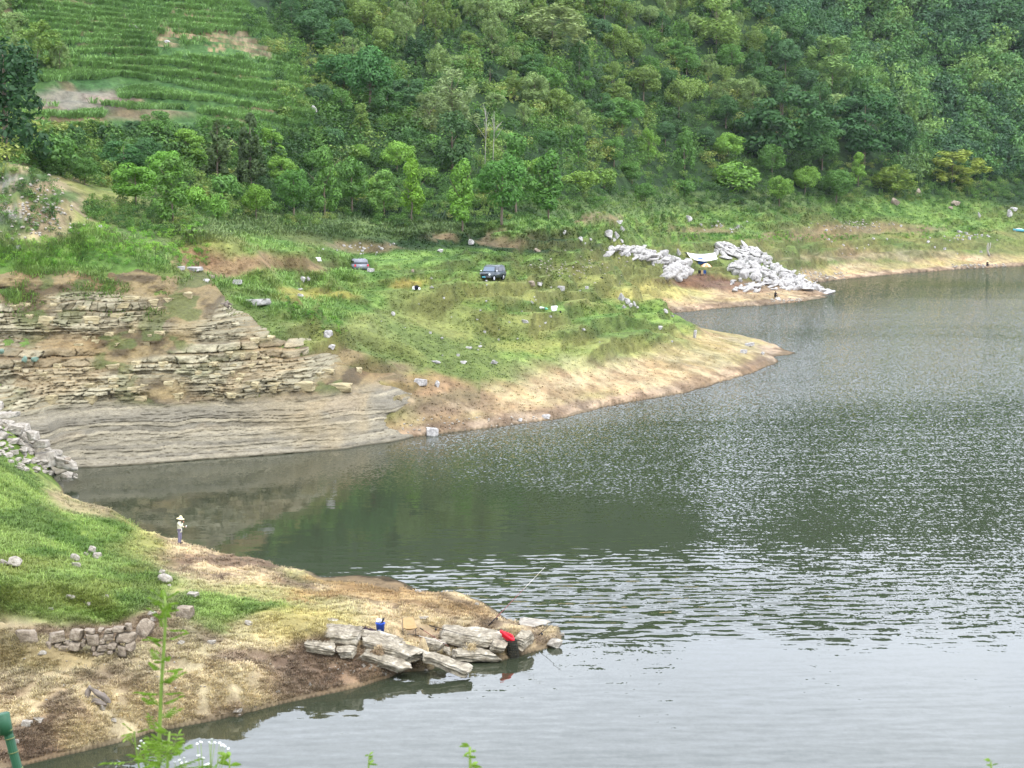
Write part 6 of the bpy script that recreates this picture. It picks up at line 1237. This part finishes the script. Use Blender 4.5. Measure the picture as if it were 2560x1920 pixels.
pc = hit(1230, 693); car(0, 0, -1.5708-.42, 'dark grey boxy off-road car parked on the meadow behind a grassy mound', M_CARB, True, (pc[0], pc[1], pc[2]-.3))
pc = hit(888, 656); car(0, 0, 1.95, 'silver grey car half hidden in a hollow below the earth bank', M_CARS, False, (pc[0], pc[1]+1.0, pc[2]-1.1))
# litter --------------------------------------------------------------------------
def lump(name, px, py, w, h_, mat, label, cat, p=None, seed=3, kind='angular', group=None):
    p = p or hit(px, py); s = mpp(p); Vt, Fq = rock_np(seed, kind, ICO3); o = mesh_np(name, Vt*np.array([w*s, w*s*.6, h_*s]), Fq, mat, None, False); o.location = (p[0], p[1]+w*s*.25, p[2]-.02); tag(o, label, cat, group); return o
lump('litter_bag', 1352, 775, 20, 7, M_WHITE, 'flat white plastic litter left of the boxy white bag', 'bag', seed=12); lump('litter_bag', 1366, 775, 9, 7, M_TEAL, 'small teal plastic bag between the white litter', 'bag', seed=13)
o = lump('litter_bag', 1386, 778, 17, 14, M_WHITE, 'boxy white bag standing on the bright green strip of meadow', 'bag', seed=14, kind='slab'); lump('litter_bag', 1400, 779, 8, 6, M_BLK, 'small black bag beside the boxy white bag', 'bag', seed=15)
p = hit(1041, 726); s = mpp(p); e = empty('rubbish_bag', p); tag(e, 'black bag with white sides lying in the meadow below the cars', 'bag')
Vt, Fq = rock_np(21, 'angular', ICO3); mesh_np('bag', Vt*np.array([17*s, 11*s, 13*s]), Fq, M_BLK, e); mesh_np('white_side', Vt*np.array([9*s, 9*s, 11*s])+np.array([-6.5*s, -2*s, 0]), Fq, M_WHITE, e); mesh_np('white_side', Vt*np.array([6*s, 8*s, 8*s])+np.array([7*s, -2*s, 0]), Fq, M_WHITE, e)
o = lump('white_board', 795, 648, 18, 11, M_WHITE, 'white board lying on the edge of the red earth scarp', 'board', seed=16, kind='slab')
p = hit(1514, 697); lump('litter_bag', 1504, 697, 9, 4, M_BLK, 'flat black scrap on the stony meadow', 'scrap', seed=18)
for px, py, w, h_, m_, lb in [(64, 905, 16, 18, M_LGREEN, 'green plastic sack caught on a ledge of the cliff'), (90, 904, 20, 14, M_LGREEN, 'grey green plastic sack right of the green one on the cliff'), (6, 882, 16, 13, M_LGREEN, 'pale green sack at the left edge of the cliff')]:
    p = cliff_hit(px, py); lump('plastic_sack', px, py, w, h_, m_, lb, 'sack', p=(p[0], p[1]-.5, p[2]), seed=px, kind='round')
# light blue boat cut by the right edge
p = hit(2556, 580); s = mpp(p); bt = empty('rowing_boat', p, .1); tag(bt, 'light blue and white boat lying on the meadow at the right edge of the picture', 'boat'); P_ = []
for i, x in enumerate(np.linspace(-1, 1, 17)):
    w = .75*(1-abs(x)**2.6)+.04; z = .12*abs(x)**2*2; P_.append([(x*2.4, math.cos(a)*w, .62+z*.9-abs(math.sin(a))**.8*(.6-z*.5)) for a in np.linspace(0, math.pi, 11)])
sheet('hull', P_, M_LBLUE, bt, .05)
for x in (-1.1, 0, 1.0): bm = bmesh.new(); box_bm(bm, (x, 0, .55), (.28, 1.3, .05)); bm_obj('thwart', bm, M_WHITE, bt)
Vt, Fq = rock_np(31, 'round', ICO3); mesh_np('cover', Vt*np.array([2.2, 1.4, .55])+np.array([-.9, 0, .45]), Fq, M_WHITE, bt, True)
# ------------------------------------------------------------------ weeds close to the viewer
def weed(name, path, d, r, leaves, label, col, flowers=(), group=None, leafp=None, seed=1, cat='plant'):
    """path in photo pixels at distance d; the stem is carried on down to the bank"""
    g_ = random.Random(seed); P_ = [Vector(PD(x, y, d)) for x, y in path]; foot = P_[0].copy(); foot.x += .02; foot.z = float(near_h(np.array(foot.x), np.array(foot.y)))-.03
    e = empty(name, foot); tag(e, label, cat, group); pts = [foot]+P_; k = d/F_PX
    o = tubes('stem', [[(*(q_-foot), r*k*(1.2 if i < 2 else 1-.6*i/len(pts))) for i, q_ in enumerate(pts)]], M_STEM, e)
    Vs, Fs = [], []
    def leaf(c, dr, ln, w):
        n0 = len(Vs); dr = dr.normalized(); sd_ = dr.cross(Vector((g_.uniform(-.4, .4), 1, g_.uniform(-.3, .5)))).normalized(); nn = dr.cross(sd_)
        ms = [(0, .05), (.3, .8), (.6, 1), (.85, .55), (1, .02)]
        for t, ww in ms:
            q_ = c+dr*ln*t+Vector((0, 0, -.25*ln*t*t)); Vs.append(q_+sd_*w*ww); Vs.append(q_+nn*w*.25*ww); Vs.append(q_-sd_*w*ww)
        for i in range(4):
            for j in range(2): a = n0+i*3+j; Fs.append((a, a+1, a+4, a+3))
    for (x, y, n_, ln) in leaves:
        c = Vector(PD(x, y, d))-foot
        for i in range(max(2, int(n_*.65))):
            a = g_.uniform(0, 6.28); el = g_.uniform(-.1, .8); dr = Vector((math.cos(a), math.sin(a)*.8, el)); L_ = ln*k*g_.uniform(.6, 1.15)
            if leafp == 'pinnate':
                dr.normalize(); tubes('leaf_stalk', [[(*c, .7*k), (*(c+dr*L_), .4*k)]], M_STEM, e, 4)
                for q_ in range(5):
                    for sg in (-1, 1): sd2 = dr.cross(Vector((0, .3, 1))).normalized()*sg; leaf(c+dr*L_*(.25+.18*q_), dr*.7+sd2, L_*.42*(1-.1*q_), 2.6*k)
                leaf(c+dr*L_, dr, L_*.4, 2.6*k)
            else: leaf(c, dr, L_, ln*.13*k)
    if Vs:
        o = mesh_np('leaves', np.array([tuple(v) for v in Vs]), np.array(Fs), M_LEAF, e, True, {'rnd': ('FLOAT', np.clip(np.random.default_rng(seed).normal(.55, .15, len(Fs)), 0, 1))}); o.color = (*col, 1)
    for (x, y, rr, bx_, by_) in flowers:
        c = Vector(PD(x, y, d))-foot; b0_ = Vector(PD(bx_, by_, d))-foot; st_ = tubes('flower_stalk', [[(*b0_, 1.2*k), (*((b0_+c)/2+Vector((g_.uniform(-4, 4)*k, 0, 0))), 1*k), (*c, .8*k)]], M_STEM, e, 5)
        rr *= .6; f = lathe('flower_head', [(.001, .0), (.5*rr*k, .05*rr*k), (rr*k, .32*rr*k), (rr*k*.9, .42*rr*k), (.001, .5*rr*k)], M_PETAL, e, 12); f.location = c; f.rotation_euler = (g_.uniform(-.3, .5), g_.uniform(-.4, .4), 0)
    return e
M_STEM = plain('weed_stem', (118, 142, 60), .6, .3, .12, 20); M_PETAL = plain('white_petals', (246, 246, 240), .8, .2, .04)
WC = G(98, 134, 50)
lv = [(404, 1905, 5, 70), (412, 1880, 5, 75), (400, 1835, 3, 60), (398, 1800, 3, 55), (396, 1765, 5, 58), (402, 1735, 5, 52), (404, 1710, 5, 50), (406, 1680, 4, 52), (408, 1655, 5, 56), (410, 1620, 4, 44), (412, 1602, 5, 46), (413, 1575, 4, 36), (414, 1548, 6, 44), (413, 1530, 6, 40), (412, 1510, 7, 38), (411, 1498, 7, 30)]
weed('tall_weed', [(392, 1990), (396, 1900), (400, 1800), (404, 1700), (410, 1620), (414, 1550), (412, 1492)], 4.6, 7, lv, 'tall bright green weed rising before the near bank', WC, leafp='pinnate', seed=4)
weed('leafy_weed', [(415, 1990), (418, 1930), (420, 1870), (424, 1830)], 4.4, 6, [(418, 1925, 8, 95), (420, 1895, 8, 80), (422, 1860, 6, 60), (424, 1832, 6, 44), (330, 1905, 3, 60), (345, 1925, 3, 70)], 'leafy green weed at the foot of the tall one', WC, leafp='pinnate', seed=5)
weed('pale_weed', [(352, 1990), (348, 1920), (338, 1860), (336, 1828)], 4.7, 4, [(346, 1905, 3, 50), (340, 1866, 4, 44), (336, 1832, 7, 42)], 'paler green weed left of the tall weed', G(110, 136, 66), leafp='pinnate', seed=6)
FL = [[(353, 1853, 6, 366, 1920), (349, 1866, 7, 366, 1920), (344, 1872, 5, 366, 1920), (360, 1858, 5, 366, 1920)], [(389, 1903, 8, 384, 1960), (380, 1908, 6, 384, 1960), (405, 1853, 6, 398, 1930), (413, 1858, 5, 398, 1930)],
      [(448, 1901, 7, 462, 1965), (454, 1908, 6, 462, 1965), (465, 1906, 7, 462, 1965), (460, 1895, 5, 462, 1965), (436, 1905, 6, 462, 1965)], [(502, 1856, 8, 504, 1960), (493, 1860, 6, 504, 1960), (496, 1890, 8, 504, 1960), (508, 1896, 8, 504, 1960)],
      [(530, 1848, 6, 524, 1960), (523, 1856, 5, 524, 1960), (537, 1857, 6, 524, 1960), (528, 1860, 6, 524, 1960), (518, 1913, 14, 524, 1960)], [(556, 1864, 9, 536, 1965), (549, 1858, 6, 536, 1965), (562, 1866, 6, 536, 1965), (571, 1872, 6, 536, 1965)]]
for i, fl in enumerate(FL):
    bx_, by_ = fl[0][3], fl[0][4]; weed('flowering_weed', [(bx_, 1990), (bx_, by_)], 4.5-.05*i, 3, [(bx_, by_-16, 5, 34), (bx_, by_-40, 3, 24)], ['white flowering weed, leftmost, beside the pale weed', 'white flowering weed right in front of the tall weed', 'low white flowering weed just right of the tall weed', 'white flowering weed with four heads, left of the right hand clump', 'highest white flowering weed of the right hand clump', 'rightmost white flowering weed leaning to the right'][i], G(84, 124, 60), fl, 'white flowering weeds', seed=10+i)
weed('leafy_weed', [(575, 1990), (574, 1930), (574, 1895)], 4.4, 4, [(574, 1915, 5, 44), (574, 1893, 8, 40)], 'small green weed tip at the right end of the flowers', WC, seed=20)
weed('leafy_weed', [(921, 1990), (921, 1930), (923, 1890)], 4.2, 4, [(921, 1912, 5, 28), (922, 1898, 5, 24), (923, 1888, 8, 20)], 'small green weed tip at the bottom edge, left of the middle', WC, seed=21)
weed('leafy_weed', [(1178, 1990), (1176, 1920), (1174, 1868)], 4.0, 6, [(1177, 1915, 6, 34), (1175, 1895, 6, 34), (1176, 1880, 6, 28), (1174, 1866, 9, 30)], 'bright green weed tip at the bottom edge near the middle', WC, seed=22)
weed('leafy_weed', [(2478, 1990), (2478, 1925), (2477, 1905)], 4.0, 4, [(2478, 1915, 5, 22), (2477, 1903, 7, 20)], 'tiny green weed tip at the bottom edge on the right', WC, seed=23)
# bamboo pole wrapped in green net
d = 8.0; k = d/F_PX; P_ = [Vector(PD(x, y, d)) for x, y in [(60, 2060), (52, 1960), (44, 1920), (33, 1880), (24, 1845), (18, 1825), (12, 1800)]]; foot = P_[0]+Vector((.12, 0, 0)); foot.z = float(near_h(np.array(foot.x), np.array(foot.y)))-.1
e = empty('wrapped_pole', foot); tag(e, 'leaning pole wrapped in green netting at the bottom left corner', 'pole'); tubes('pole', [[(*(q_-foot), 12*k) for q_ in [foot]+P_]], M_BPIPE, e, 14)
a = Vector(PD(16, 1834, d))-foot; b = Vector(PD(7, 1784, d))-foot; tubes('cap_wrap', [[(*a, 17*k), (*((a+b)/2), 17*k), (*b, 17*k)]], M_BPIPE, e, 14); [setattr(f_, 'use_smooth', False) for f_ in e.children[-1].data.polygons]
for x, y in [(24, 1845), (33, 1880), (44, 1921), (18, 1826)]: q_ = Vector(PD(x, y, d))-foot; tubes('tie', [[(*(q_+Vector((math.cos(t)*13.5*k, math.sin(t)*13.5*k, math.cos(t)*3*k))), 1.4*k) for t in np.linspace(0, 6.283, 13)]], M_BWOOD, e, 4)

# ------------------------------------------------------------------ the hazy air over the lake and hills
bm = bmesh.new(); box_bm(bm, (0, 430, 120), (1900, 1100, 250)); hz = bm_obj('haze', bm, None)
m = bpy.data.materials.new('haze'); m.use_nodes = True; t = m.node_tree; t.nodes.clear(); out = node(t, 'ShaderNodeOutputMaterial'); v_ = node(t, 'ShaderNodeVolumePrincipled'); v_.inputs['Density'].default_value = .00003; v_.inputs['Color'].default_value = (.86, .92, 1, 1); v_.inputs['Anisotropy'].default_value = .2
t.links.new(v_.outputs[0], out.inputs['Volume']); hz.data.materials.append(m); tag(hz, 'thin pale haze filling the air over the lake and the hills', 'haze', None, 'stuff')
